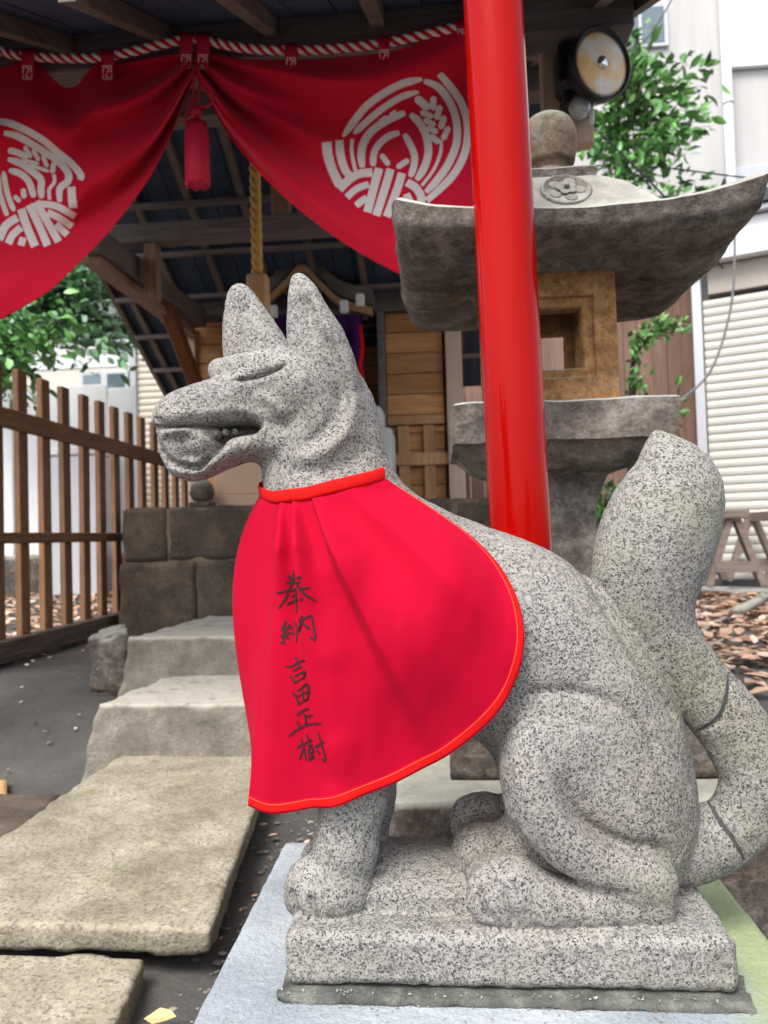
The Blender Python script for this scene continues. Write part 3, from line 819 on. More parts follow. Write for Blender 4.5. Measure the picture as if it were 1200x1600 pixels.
# ================================================================== GROUND
def gz(x, y):
    t = min(1, max(0, (y-2.25)/1.1)); t = t*t*(3-2*t); return .2*t
def build_ground():
    xs = np.concatenate([np.linspace(-60,-5,10)[:-1], np.linspace(-5,5,150), np.linspace(5,60,10)[1:]])
    ys = np.concatenate([np.linspace(-25,-.5,8)[:-1], np.linspace(-.5,8,130), np.linspace(8,90,12)[1:]])
    X, Y = np.meshgrid(xs, ys); V = np.stack([X.ravel(), Y.ravel(), np.zeros(X.size)], 1)
    V[:,2] = [gz(x, y) for x, y in V[:,:2]]
    near = (np.abs(V[:,0]) < 5.2) & (V[:,1] < 8.2)
    V[:,2] += np.where(near, fbm(V, 2.2, 5, 3)*.012+fbm(V, 16, 8, 3)*.005, 0)
    m = M('packed_soil', .9, .25)
    a = m.ramp(m.noise(1.6, 6, .65), [(.32, (.052,.050,.049)), (.55, (.090,.084,.078)), (.75, (.145,.13,.112))])
    a = m.mix(m.ramp(m.noise(130, 5, .8), [(.5,0),(.75,.5)]), a, (.16,.145,.125))
    a = m.mix(m.ramp(m.noise(3.5, 5, .7, v=m.vec((1,1,1),(0,0,1))), [(.55,0),(.72,.6)]), a, m.mix(1, a, (.5,.52,.58), 'MULTIPLY'))
    m.color(a); m.bump(m.noise(20, 6, .7), .6, .012); m.bump(m.noise(180, 4, .8), .5, .003)
    m.rgh(m.ramp(m.noise(2.5, 3), [(.35,.62),(.65,.95)]))
    o = npmesh('ground', V, gridfaces(len(ys), len(xs)), m.m, None, True); tag(o, kind='structure')
build_ground()

# fallen leaves, scattered
def leaf_shape(L, W):
    return [(0,-L/2,0), (W/2,-L*.1,.12*W), (W*.32,L*.28,.1*W), (0,L/2,0), (-W*.32,L*.28,.1*W), (-W/2,-L*.1,.12*W)]
def leaf_mat(name, cols, rough=.6, trans=0):
    m = M(name, rough, .3)
    g = m.n('ShaderNodeNewGeometry'); st = [(i/(len(cols)-1), c) for i, c in enumerate(cols)]
    m.color(m.ramp(g.outputs['Random Per Island'], st)); 
    if trans: m.b.inputs['Transmission Weight'].default_value = 0
    return m.m
m_litter = leaf_mat('dead_leaves', [(.24,.12,.07),(.44,.27,.18),(.60,.43,.33),(.32,.18,.11),(.54,.37,.28),(.68,.55,.46)], .7)
m_litter2 = leaf_mat('crumbs', [(.36,.33,.12),(.22,.26,.08),(.50,.46,.26),(.30,.24,.12)], .8)
def scatter(name, n, fn, L, mat, seed, flat=.35):
    rg = random.Random(seed); V = []; F = []
    for _ in range(n):
        x, y, z = fn(rg); l = L*(.5+rg.random()); M4 = Matrix.Rotation(rg.random()*6.28, 3, 'Z') @ Matrix.Rotation((rg.random()-.5)*2*flat, 3, 'X') @ Matrix.Rotation((rg.random()-.5)*2*flat, 3, 'Y')
        b = len(V)
        for p in leaf_shape(l, l*(.4+.25*rg.random())): V.append(M4 @ Vector(p)+Vector((x, y, z)))
        F += [(b, b+1, b+2, b+3), (b, b+3, b+4, b+5)]
    return mesh(name, V, F, mat)
def fr(rg):
    while 1:
        x = rg.uniform(.55, 4.6); y = rg.uniform(2.9, 6.9)
        if rg.random() < min(1, (y-2.6)/.8): return x, y, gz(x, y)+.012+rg.random()*.03
tag(scatter('fallen_leaves', 5200, fr, .085, m_litter, 1), kind='stuff')
def fl(rg):
    x = rg.uniform(-6.5, -2.35); y = rg.uniform(3.2, 10); return x, y, gz(x, y)+.012+rg.random()*.03
tag(scatter('fallen_leaves', 3600, fl, .09, m_litter, 2), kind='stuff')
def fc_(rg):
    while 1:
        x = rg.gauss(-.33, .13); y = rg.uniform(.85, 1.45)
        if x > -.42 and x < -.2: return x, y, .012+rg.random()*.008
tag(scatter('leaf_crumbs', 200, fc_, .011, m_litter2, 3, .5), kind='stuff')
def fd(rg):
    x = rg.uniform(-2.2, -.2); y = rg.uniform(1.0, 4.2); return x, y, gz(x, y)+.016
tag(scatter('leaf_crumbs', 160, fd, .022, m_litter, 4, .3), kind='stuff')

def pebbles(name, n, fn, mat, seed):
    rg = random.Random(seed); V = []; F = []
    for _ in range(n):
        x, y, z, s = fn(rg); a0 = rg.random()*6.28; b = len(V); k = 6
        V.append((x, y, z+s*.55))
        for i in range(k):
            a = a0+i*6.283/k; r = s*(.75+.4*rg.random()); V.append((x+math.cos(a)*r*1.2, y+math.sin(a)*r, z+s*.18*rg.random()))
        for i in range(k): F.append((b, b+1+i, b+1+(i+1)%k))
    return tag(mesh(name, V, F, mat, None, True), kind='stuff')
m_peb = leaf_mat('gravel_stones', [(.10,.095,.09),(.22,.20,.18),(.14,.125,.11),(.32,.30,.27),(.07,.065,.06)], .9)
def fp(rg):
    y = 1.0+3.4*rg.random()**1.4; x = rg.uniform(-2.2, -.1) if rg.random() < .6 else rg.gauss(-.38, .05); return x, y, gz(x, y)-.001, .0025+.007*rg.random()**3
pebbles('gravel', 2600, fp, m_peb, 41)
def fp2(rg):
    x = rg.uniform(.4, 3.5); y = rg.uniform(1.7, 4.5); return x, y, gz(x, y)-.001, .003+.010*rg.random()**3
pebbles('gravel', 1500, fp2, m_peb, 42)

# ================================================================== PEDESTAL UNDER THE STATUE
ped = thing('pedestal', P(800,1590,1.0), 'wide pale blue-grey stone pedestal under the fox block, mossy along its right side', 'pedestal')
zl = P(800, 1576, .79)[2]
lx0 = PZ(301,1598,zl)[0]; lx1 = PZ(1196,1460,zl)[0]; 
m = M('pedestal_stone', .8, .3)
a = m.ramp(m.noise(4, 5, .6), [(.35,(.25,.28,.31)),(.55,(.35,.385,.415)),(.72,(.45,.48,.50))])
a = m.mix(m.ramp(m.noise(240, 3, .7), [(.42,0),(.7,.55)]), a, m.mix(1, a, (.55,.55,.55), 'MULTIPLY'))
x, y, z = m.xyz()
fx = m.ramp(m.math('ADD', m.math('MULTIPLY', m.math('SUBTRACT', x, lx1-.13), 9), m.math('MULTIPLY', m.math('SUBTRACT', m.noise(10,4), .5), 1.2)), [(0,0),(.8,1)])
a = m.mix(m.math('MULTIPLY', fx, .72), a, m.mix(m.noise(14, 5, .7), (.15,.20,.045), (.36,.42,.13)))
m.color(a); m.bump(m.noise(110, 4, .75), .8, .005); m_ped = m.m
rbox('slab', lx0, lx1, .56, 1.205, zl-.14, zl, m_ped, ped, res=.009, amp=.0006, ns=60, rnd=.004, edge=.5)
rbox('base_block', lx0+.03, lx1-.03, .59, 1.18, -.03, zl-.138, m_lanb, ped, res=.03, amp=.003, ns=14, rnd=.01)
m_mort = rockmat('mortar', (.055,.057,.052), (.13,.135,.12), (.26,.27,.24), 30, .004, .95)
rbox('mortar_bed', pxl-.006, pxr+.010, pf-.014, pbk+.012, zl-.004, zb-.001, m_mort, ped, res=.005, amp=.0022, ns=60, rnd=.005)
def fm(rg):
    if rg.random() < .7: x = rg.uniform(pxl-.02, pxr+.01); y = pf-.004-abs(rg.gauss(0,.010))
    else: x = rg.uniform(lx0+.02, pxr); y = pf-.03-abs(rg.gauss(0,.03))
    return x, y, (zb+.001 if y > pf-.012 else zl+.0015)
tag(scatter('grit', 260, fm, .0030, leaf_mat('grit_chips', [(.30,.30,.27),(.12,.12,.10),(.40,.40,.38),(.20,.18,.13)]), 12, .6), kind='stuff')
o = scatter('dry_leaf', 1, lambda r: tuple(P(1023,1588,.777)), .013, leaf_mat('dead_leaf_single', [(.42,.20,.10),(.42,.20,.10)]), 31, .5); tag(o, 'tiny brown dry leaf lying on the pedestal before the fox block', 'leaf')

# ================================================================== PAVING AND STEPS
def quadblock(name, pts, ztop, thick, mat, label, cat, seed, res=.016, amp=.006, rnd=.02, group=None, inset=.02):
    t4 = [Vector((p[0], p[1], ztop)) for p in pts]; c = sum(t4, Vector())/4
    b4 = [Vector((p.x+(c.x-p.x)*inset, p.y+(c.y-p.y)*inset, ztop-thick)) for p in t4]
    o = rough(name, b4, t4, mat, None, res=res, amp=amp, ns=22, rnd=rnd, seed=seed, edge=.6)
    return tag(o, label, cat, group)
zs = .10
quadblock('paving_slab', [PZ(-190,1437,zs), PZ(330,1452,zs), PZ(432,1172,zs), PZ(205,1170,zs)], zs, .055, m_pave, 'large pale slab laid before the lowest step, its front edge broken', 'paving slab', 11, .010, .0032, .006)
quadblock('paving_slab', [PZ(-330,1680,.055), PZ(150,1665,.055), PZ(228,1494,.055), PZ(-160,1482,.055)], .055, .07, m_pave, 'mossy pale slab in the bottom left corner of the path', 'paving slab', 12, .010, .003, .008)
quadblock('flat_stone', [PZ(-150,1325,.03), PZ(20,1325,.03), PZ(98,1238,.03), PZ(-80,1238,.03)], .03, .05, m_mason, 'dark flat stone sunk in the soil left of the large slab', 'stone', 13, .02, .003, .012)
quadblock('wood_offcut', [PZ(-30,1241,.03), PZ(11,1241,.03), PZ(11,1217,.03), PZ(-30,1217,.03)], .03, .03, m_handle, 'small pale block on the soil at the left edge', 'block', 14, .02, .001, .003)
o = scatter('yellow_leaf', 1, lambda r: tuple(PZ(250,1590,.03)), .05, leaf_mat('yellow_leaf', [(.60,.42,.20),(.60,.42,.20)]), 5, .2); tag(o, 'curled yellow leaf on the soil beside the pedestal', 'leaf')
# lowest step
Y1 = 2.34
a0 = P(118,1205,Y1); a1x = -.20
def step(name, x0l, x0r, y0, y1, zb_, zt_, xl_top, mat, label, seed):
    o = rough(name, [(x0l,y0,zb_),(x0r,y0-.02,zb_),(x0r,y1,zb_),(x0l+.05,y1,zb_)], [(xl_top,y0+.05,zt_),(x0r,y0+.02,zt_),(x0r,y1,zt_),(xl_top+.08,y1,zt_)], mat, None, res=.013, amp=.006, ns=20, rnd=.007, seed=seed, edge=.6)
    return tag(o, label, 'step', 'rough stone steps up to the shrine')
step('stone_step', P(120,1200,2.36)[0], -.16, 2.36, 2.95, -.02, .262, P(150,1110,2.40)[0], m_step, 'lowest rough stone step, pale and pitted, at the head of the large slab', 21)
step('stone_step', P(180,1050,2.88)[0], -.10, 2.88, 3.72, .10, .415, P(196,985,2.9)[0], m_step, 'upper rough stone step against the dark masonry base', 22)
tag(rough('boulder', [P(138,1090,3.0), P(205,1090,3.0), P(215,1060,3.35), P(150,1060,3.35)], [P(140,1000,3.05), P(200,980,3.05), P(192,975,3.35), P(158,982,3.35)], m_lanb, None, res=.015, amp=.010, ns=14, rnd=.03, seed=23), 'pitted stone wedged at the left end of the upper step', 'stone')

# ================================================================== MASONRY BASE OF THE SHRINE
base = thing('masonry_plinth', (-.9,5,.2), 'dark squared masonry base under the shrine, behind the steps', 'base')
mx0, my0, mz1 = P(188,800,4.7)[0], 4.7, P(300,791,4.7)[2]
zmid = P(300,876,4.7)[2]
def course(z0, z1, cuts, y0, y1, axis='x', fixed=None):
    for a, b in zip(cuts[:-1], cuts[1:]):
        g = .006
        if axis == 'x': rbox('block', a+g, b-g, y0, y1, z0+.003, z1-.003, m_mason, base, res=.035, amp=.004, ns=7, rnd=.012, seed=int(a*100)%97)
        else: rbox('block', fixed, fixed+.4, a+g, b-g, z0+.003, z1-.003, m_mason, base, res=.05, amp=.004, ns=7, rnd=.012, seed=int(a*100)%97)
c1 = [mx0, P(262,850,4.7)[0]]; 
while c1[-1] < .35: c1.append(c1[-1]+.62)
c2 = [mx0-.02, P(308,920,4.7)[0]]
while c2[-1] < .35: c2.append(c2[-1]+.60)
course(zmid, mz1, c1, my0, my0+.4); course(.12, zmid, c2, my0-.02, my0+.4)
for k in range(3):
    course(zmid, mz1, [my0+.42+k*.75, my0+.42+(k+1)*.75], 0, 0, 'y', mx0); course(.12, zmid, [my0+.42+k*.75, my0+.42+(k+1)*.75], 0, 0, 'y', mx0-.02)
mx1 = c1[-1]
m_joint2 = plain('joint_mortar', (.20,.155,.11), .9, .2, .3, 20)
box('joint_fill', mx0+.012, mx1-.02, my0+.006, my0+.1, .14, mz1-.012, m_joint2, base)
box('filling', mx0+.05, .9, my0+.1, 8.4, .15, mz1-.03, m_mason, base)

# ================================================================== SHRINE: roof, beams, walls
hall = thing('shrine_building', (-.85,5.2,0), 'timber shrine building with dark open roof, orange board walls and front beam', 'shrine')
XL, XR = -2.38, .68
ZB = 2.50; YB = 2.42; SL = .52; YRG = 3.95; ZR = ZB+SL*(YRG-YB)
def zroof(y): return ZB+SL*(y-YB) if y < YRG else ZR-.52*(y-YRG)
def slab(name, x0, x1, y0, y1, mat, t=.05, off=0):
    bm = bmesh.new(); za, zb2 = zroof(y0)+off, zroof(y1)+off
    hexa_bm(bm, [(x0,y0,za),(x1,y0,za),(x1,y1,zb2),(x0,y1,zb2)], [(x0,y0,za+t),(x1,y0,za+t),(x1,y1,zb2+t),(x0,y1,zb2+t)])
    return bmo(name, bm, mat, hall)
# roof boarding: separate boards laid along the slope
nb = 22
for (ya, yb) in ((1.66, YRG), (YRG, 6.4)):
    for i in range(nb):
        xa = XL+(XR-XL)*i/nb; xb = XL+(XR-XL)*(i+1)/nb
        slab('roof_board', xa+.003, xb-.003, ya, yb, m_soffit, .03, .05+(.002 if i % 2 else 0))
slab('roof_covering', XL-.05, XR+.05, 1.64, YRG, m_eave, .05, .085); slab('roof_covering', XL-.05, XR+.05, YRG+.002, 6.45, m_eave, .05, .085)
# verge boards
for x in (XL-.02, XR):
    for (ya, yb) in ((1.65, YRG-.001), (YRG+.001, 6.42)):
        slab('verge_board', x, x+.035, ya, yb, m_wood_darky, .12, -.01)
# rafters
for i in range(9):
    x = XL+.12+(XR-XL-.26)*i/8
    for (ya, yb) in ((1.67, YRG), (YRG, 6.36)):
        slab('rafter', x-.022, x+.022, ya, yb, m_wood_darky, .055, -.008)
# purlins across the rafters
for y, s_ in ((3.1,.05),(4.55,.035),(4.9,.035),(5.25,.035),(5.6,.035),(5.95,.035)):
    box('purlin', XL+.02, XR-.02, y-.02, y+.02, zroof(y)-.008-s_, zroof(y)-.012, m_wood_dark, hall)
box('ridge_beam', XL, XR, YRG-.06, YRG+.06, ZR-.17, ZR-.012, m_wood_dark, hall)
# front beam that carries the curtain
zb0 = P(300,112,YB)[2]; zb1 = P(300,44,YB)[2]
box('front_beam', XL+.05, XR-.02, YB-.055, YB+.055, zb0, zb1, m_wood_dark, hall, .006)
box('wall_plate', XL+.05, XR-.02, YB-.035, YB+.035, zb1+.001, ZB-.01, m_wood_dark, hall)
# tie beam inside with its short post
zt0, zt1 = P(350,376,4.05)[2], P(350,346,4.05)[2]
box('tie_beam', XL+.1, XR-.05, 4.0, 4.1, zt0, zt1, m_wood_dark, hall, .005)
zt2 = P(240,470,4.05)[2]
x_a, x_b = P(229,420,4.05)[0], P(248,420,4.05)[0]
box('strut', x_a, x_b, 4.012, 4.088, zt2, zt0-.001, m_post if False else m_wood_l, hall)
box('king_post', -.90, -.80, 4.01, 4.09, zt1+.001, ZR-.17, m_wood_l, hall)
# diagonal brace at the left verge and the raking red-brown one
bar('diagonal_beam', P(140,372,3.55), P(312,498,5.35), .10, .13, m_wood_darky, hall, .005)
bar('diagonal_beam', P(142,406,3.62), P(300,524,5.38), .10, .04, m_wood_l, hall, .003)
bar('raking_brace', P(249,447,4.55), P(314,622,5.38), .085, .09, m_brace, hall, .005)
# posts of the porch
zfl = mz1
xp = P(806,560,YB)[0]
for x in (xp, 2*-.85-xp):
    box('porch_post', x-.062, x+.062, YB-.05, YB+.05, -.02, zb0-.001, m_wood_halldoor, hall, .006)
    box('post_foot', x-.10, x+.10, YB-.10, YB+.10, -.02, .12, m_lanb, hall, .012)
# hall front wall
YW = 5.45
wx0 = P(306,600,YW)[0]; wx1 = P(720,600,YW)[0]
zw1 = P(600,440,YW)[2]
# wall of boards left of the opening, and right of it
def boards(x0, x1, z0, z1, h, y, name='wall_board', mat=m_wood_hall):
    z = z0; k = 0
    while z < z1-.01:
        zz = min(z1, z+h); box(name, x0, x1, y+(.004 if k % 2 else 0), y+.03, z+.003, zz-.002, mat, hall, .004); z = zz; k += 1
px_a, px_b = P(312,600,YW)[0], P(346,600,YW)[0]
boards(wx0, P(352,600,YW)[0], zfl, P(330,503,YW)[2], .14, YW)
box('wall_post', P(296,600,YW)[0], P(309,600,YW)[0], YW-.05, YW+.05, zfl, P(300,516,YW)[2], m_post, hall, .004)
xr0, xr1 = P(604,600,YW)[0], P(693,600,YW)[0]
zsill = P(650,664,YW)[2]; ztop_ = P(650,487,YW)[2]
boards(xr0, xr1, zsill+.075, ztop_, .155, YW)
box('lintel', XL+.3, wx1, YW-.05, YW+.05, ztop_+.002, ztop_+.16, m_wood_dark, hall)
boards(XL+.35, wx1, ztop_+.165, zroof(YW)-.06, .2, YW, 'gable_board', m_wood_dark)
box('rail', xr0, xr1, YW-.03, YW+.04, zsill, zsill+.07, m_wood_halldoor, hall, .004)
box('wall_post', P(697,600,YW)[0], P(722,600,YW)[0], YW-.08, YW+.06, zfl, zroof(YW)-.06, m_post, hall, .006)
box('wall_post', P(592,600,YW)[0], xr0-.004, YW-.06, YW+.05, zfl, ztop_, m_wood_dark, hall, .004)
# lattice door below the boards
boards(xr0, xr1, zfl+.01, zsill-.004, .13, YW+.02, 'door_backing', m_wood_hall)
for pxx in (632, 672): 
    c = P(pxx,740,YW)[0]; box('door_stile', c-.042, c+.042, YW-.018, YW+.015, zfl+.012, zsill-.004, m_wood_halldoor, hall, .004)
zq = P(650,718,YW)[2]; box('door_rail', xr0, xr1+.02, YW-.034, YW-.019, zq-.045, zq+.045, m_wood_halldoor, hall, .004)
# sanctuary behind the opening: dark recess
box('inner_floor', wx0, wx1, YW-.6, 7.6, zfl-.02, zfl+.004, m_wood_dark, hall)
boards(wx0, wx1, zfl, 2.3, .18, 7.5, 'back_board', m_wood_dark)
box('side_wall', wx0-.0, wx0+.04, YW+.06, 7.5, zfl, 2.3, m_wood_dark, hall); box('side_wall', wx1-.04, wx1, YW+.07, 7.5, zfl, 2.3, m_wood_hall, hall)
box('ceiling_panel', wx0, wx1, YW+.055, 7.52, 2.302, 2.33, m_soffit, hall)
boards(P(520,600,YW+.35)[0], P(596,600,YW+.35)[0], zfl, P(560,500,YW+.35)[2], .16, YW+.35, 'inner_board', m_wood_hall)
# small inner shrine with bowed gable
inn = thing('inner_shrine', P(500,560,5.2), 'small dark inner shrine with a bowed gable roof deep inside the hall', 'shrine')
m_inn = woodmat('inner_roof_wood', (.09,.085,.075), (.19,.17,.15), 'x', 1, .6, .2)
m_inng = woodmat('gable_wood', (.34,.19,.09), (.5,.31,.16), 'x', 1, .5, .2)
YI = 5.15
def bow(pxs, y, off):
    return [P(a, b+off, y) for a, b in spline(pxs, 6)]
bw = [(388,476),(418,462),(446,436),(472,412),(500,438),(532,466),(582,480)]
for (nm, off, r, mt, yy, th) in (('roof_edge', -16, .055, m_inn, YI, .3), ('bargeboard', 6, .028, m_inng, YI-.06, .04)):
    p = [P(a, b+off, yy) for a, b in spline(bw, 6)]; V = []; F = []
    for q in p: V += [q+Vector((0,0,r)), q+Vector((0,0,-r)), q+Vector((0,th,-r)), q+Vector((0,th,r))]
    for i in range(len(p)-1):
        for k in range(4): F.append((i*4+k, i*4+(k+1)%4, i*4+4+(k+1)%4, i*4+4+k))
    F += [(3,2,1,0), tuple((len(p)-1)*4+k for k in range(4))]
    mesh(nm, V, F, mt, inn)
lathe('ridge_ornament', [(.02,0),(.075,.02),(.06,.07),(.085,.11),(.05,.16),(.03,.22)], P(471,398,YI), m_inn, inn, 10)
box('beam', P(410,505,YI)[0], P(572,505,YI)[0], YI, YI+.08, P(480,500,YI)[2], P(480,484,YI)[2], m_inn, inn)
box('body', P(420,600,YI+.1)[0], P(560,600,YI+.1)[0], YI+.1, YI+.28, zfl, P(480,501,YI+.1)[2], m_wood_dark, inn)
for a in (426, 560):
    c = P(a,600,YI)[0]; box('pillar', c-.03, c+.03, YI+.02, YI+.08, zfl, P(480,502,YI)[2], m_inn, inn)
m_purple = clothmat('purple_cloth', (.055,.012,.11), 900, .1)
pc = [P(x_, 492, YI-.12) for x_ in np.linspace(412, 566, 60)]
V = []; 
for j in range(12):
    for i, p in enumerate(pc):
        u = i/59; drop = .62-.26*math.sin(math.pi*u)**1.0+.12*math.cos(u*12)
        V.append((p[0], p[1]+.03*math.sin(i*.9)*(.3+j/11), p[2]-drop*j/11*.72))
tag(npmesh('purple_curtain', V, gridfaces(12, 60), m_purple, None, True), 'purple curtain hung across the front of the small inner shrine', 'curtain')
for k, (a, b) in enumerate(((428,486),(456,490),(538,478),(563,468))):
    c = P(a, b, YI-.2); o = box('hung_paper', c.x-.028, c.x+.028, YI-.23, YI-.19, c.z-.05, c.z+.035, m_white, None, .008)  # plain piece of hung white paper, no lamp
    tag(o, ('small white paper hanging left of the bell rope handle','small white paper right of the bell rope handle','small white paper hanging just right of the near fox ear','rightmost small white paper hanging inside the shrine')[k], 'paper streamer', 'white papers hung inside the shrine')
tube_o = tube('hanging_ribbon', [P(562,508,4.95), P(566,540,4.95), P(563,570,4.95), P(567,600,4.95)], .014, m_bind, None, 8); tag(tube_o, 'thin red ribbon hanging beside the purple curtain', 'ribbon')
# offering box and white stone blocks on the base
ob = thing('offering_box', P(450,785,4.95), 'tan wooden offering box on the masonry base below the fox jaw', 'offering box')
oz1 = P(400,640,4.95)[2]; ox0, ox1 = P(328,740,4.95)[0], P(560,740,4.95)[0]
m_tan = plain('tan_painted_wood', (.62,.42,.30), .6, .3, .06)
box('box_body', ox0+.02, ox1-.02, 4.97, 5.3, mz1+.085, oz1, m_tan, ob, .006); box('plinth_board', ox0, ox1, 4.95, 5.32, mz1+.001, mz1+.083, m_tan, ob, .006)
for k in range(8): 
    yy = 4.975+.041*k; box('slat', ox0+.03, ox1-.03, yy, yy+.02, oz1+.001, oz1+.03, m_tan, ob, .003)
wp = thing('stone_pillar', P(600,780,4.9), 'white stone pillar with stepped top on the base, right of the fox neck', 'pillar')
m_wst = plain('white_stone', (.56,.57,.54), .8, .3, .12, 6, bump=.002)
wz = [P(600,772,4.85)[2], P(600,668,4.85)[2], P(600,632,4.85)[2]]
box('shaft', P(530,700,4.85)[0], P(612,700,4.85)[0], 4.85, 5.25, mz1+.001, wz[1], m_wst, wp, .012)
box('cap', P(530,700,4.85)[0], P(597,700,4.85)[0], 4.87, 5.2, wz[1]+.001, wz[2], m_wst, wp, .02)
tag(rbox('stone_lump', P(598,780,4.75)[0], P(626,780,4.75)[0], 4.75, 4.95, mz1+.001, P(610,752,4.75)[2], m_lanb, None, res=.03, amp=.006, rnd=.04), 'small rounded grey stone beside the white pillar', 'stone')
lb = thing('stone_ball', P(313,775,4.85), 'small dark stone ornament left of the tan offering box', 'ornament')
lathe('ball', [(.0,0),(.06,.01),(.085,.06),(.07,.12),(.03,.16),(0,.17)], (P(316,780,4.85)[0], 4.85, mz1+.03), m_lanb, lb, 20)
box('foot', P(316,780,4.85)[0]-.07, P(316,780,4.85)[0]+.07, 4.78, 4.92, mz1+.001, mz1+.032, m_mason, lb)

# bell rope with its wooden grip
br = thing('bell_rope', P(402,480,3.45), 'golden twisted bell rope with a wooden grip hanging inside the porch', 'bell rope')
rt = P(398,150,3.45); rb = P(402,432,3.45)
top = Vector((rb.x, 3.45, zroof(3.45)-.02)); L = top.z-rb.z
for k in range(3):
    pts = []
    for i in range(150):
        a = i/149*L/.075*2*math.pi/1.0*.5+k*2*math.pi/3; pts.append((rb.x+math.cos(a)*.0135, 3.45+math.sin(a)*.0135, top.z-L*i/149))
    tube('strand', pts, .0145, m_gold, br, 8)
hx0 = P(389,460,3.45)[0]; hx1 = P(419,460,3.45)[0]
box('grip', hx0, hx1, 3.45-.045, 3.45+.045, P(400,512,3.45)[2], rb.z+.002, m_handle, br, .008)

# ---- bracket board and floodlight at the right end of the porch
bd = [P(846,100,2.5)[0], P(925,100,2.5)[0]]
zlo = P(905,222,2.5)[2]
for a, b in ((bd[0], (bd[0]+bd[1])/2-.004), ((bd[0]+bd[1])/2+.004, bd[1])):
    box('hanging_board', a, b, 2.50, 2.56, zlo, zroof(2.52)-.01, m_post, hall, .004)
for xx, yy in ((858,41),(902,38),(902,85)):
    c = P(xx, yy, 2.497); lathe('bolt', [(.009,0),(.009,.004),(.004,.006)], c, m_black, hall, 10, (0,-1,0))
fl_ = thing('floodlight', P(905,110,2.4), 'round black floodlight with a clear ribbed lens fixed to the porch board', 'lamp')
lc = P(938,101,2.33); ax = (Vector((.50,-1,-.12))).normalized()
lathe('housing', [(.02,-.16),(.055,-.15),(.062,-.10),(.075,-.07),(.108,-.02),(.110,.012),(.104,.016),(.102,.004),(.03,.002)], lc, m_black, fl_, 48, ax)
mg = M('lens', .5, .3); 
nz = mg.noise(60, 3, .6); vv = mg.vor(120, out='Distance')
mg.color(mg.mix(mg.ramp(mg.noise(8, 3), [(.42,0),(.55,1)]), (.95,.93,.90), (1,.66,.30))); mg.b.inputs['Coat Weight'].default_value = .15; mg.bump(vv, .5, .004)  # near-white and orange patches paint a warm glow into the unlit lens
lathe('lens', [(.0001,.012),(.03,.0115),(.06,.010),(.085,.007),(.102,.003)][::-1], lc, mg.m, fl_, 48, ax)
mi = plain('reflector_chrome', (.75,.73,.70), .15, .8, .2, 20, metal=.9)
lathe('bulb_cap', [(.022,.010),(.020,.016),(.010,.020),(.0005,.021)], lc, mi, fl_, 24, ax)
hb = P(893,106,2.42); box('junction_box', hb.x-.045, hb.x+.055, 2.385, 2.497, hb.z-.07, hb.z+.075, m_black, fl_, .012)
box('bracket', hb.x-.03, hb.x+.07, 2.40, 2.495, hb.z-.135, hb.z-.075, m_black, fl_, .008)
cm = thing('security_camera', P(905,165,2.42), 'small white dome camera hung under the black floodlight', 'camera')
cc = P(905,166,2.42); lathe('mount', [(.030,.0),(.034,.03),(.030,.05)], cc+Vector((0,0,.0)), m_black, cm, 24)
bm = bmesh.new(); bmesh.ops.create_uvsphere(bm, u_segments=24, v_segments=14, radius=.036); bmo('dome', bm, m_alu, cm, True).location = cc+Vector((0,-.005,-.008))
tube('arm', [cc+Vector((.02,0,-.01)), cc+Vector((.038,-.005,-.03)), cc+Vector((.036,-.01,-.065))], .009, m_white, cm, 10)
cp_ = [P(888,y_,2.49)+Vector((0,-.004,0)) for y_ in (-30, 0, 30, 60, 82)]
o = tube('power_cable', cp_, .006, m_black, fl_, 8)
# ================================================================== RED POLE
pole = thing('red_pole', (.12,1.255,0), 'glossy vermilion round pole standing behind the fox, before the lantern', 'pole')
mp = M('vermilion_lacquer', .12, .12)
mpc = mp.mix(mp.ramp(mp.noise(3, 4, .6, v=mp.vec((6,6,.6))), [(.35,0),(.7,1)]), (.31,.002,.0012), (.40,.003,.002))
mp.color(mp.mix(mp.ramp(mp.noise(42, 5, .8, v=mp.vec((1.6,1.6,.5))), [(.66,0),(.70,.55)]), mpc, (.16,.03,.02)))
mp.b.inputs['Coat Weight'].default_value = .0; mp.b.inputs['Coat Roughness'].default_value = .08
mp.rgh(mp.ramp(mp.noise(8, 4, .7, v=mp.vec((10,10,1))), [(.3,.08),(.75,.2)])); mp.bump(mp.noise(2.2, 3, .5, v=mp.vec((6,6,.7))), .15, .005)
pa, pb = P(770,0,1.255), P(816,890,1.255)
d = (pa-pb)/(pa.z-pb.z); foot = pb+d*(0-pb.z); top = pb+d*(3.1-pb.z)
n = 40; pts = [foot+(top-foot)*i/n for i in range(n+1)]
tube('shaft', pts, .0505, mp.m, pole, 64)
lathe('foot_collar', [(.062,-.03),(.062,.09),(.056,.10),(.0507,.101)], foot, m_black, pole, 48)

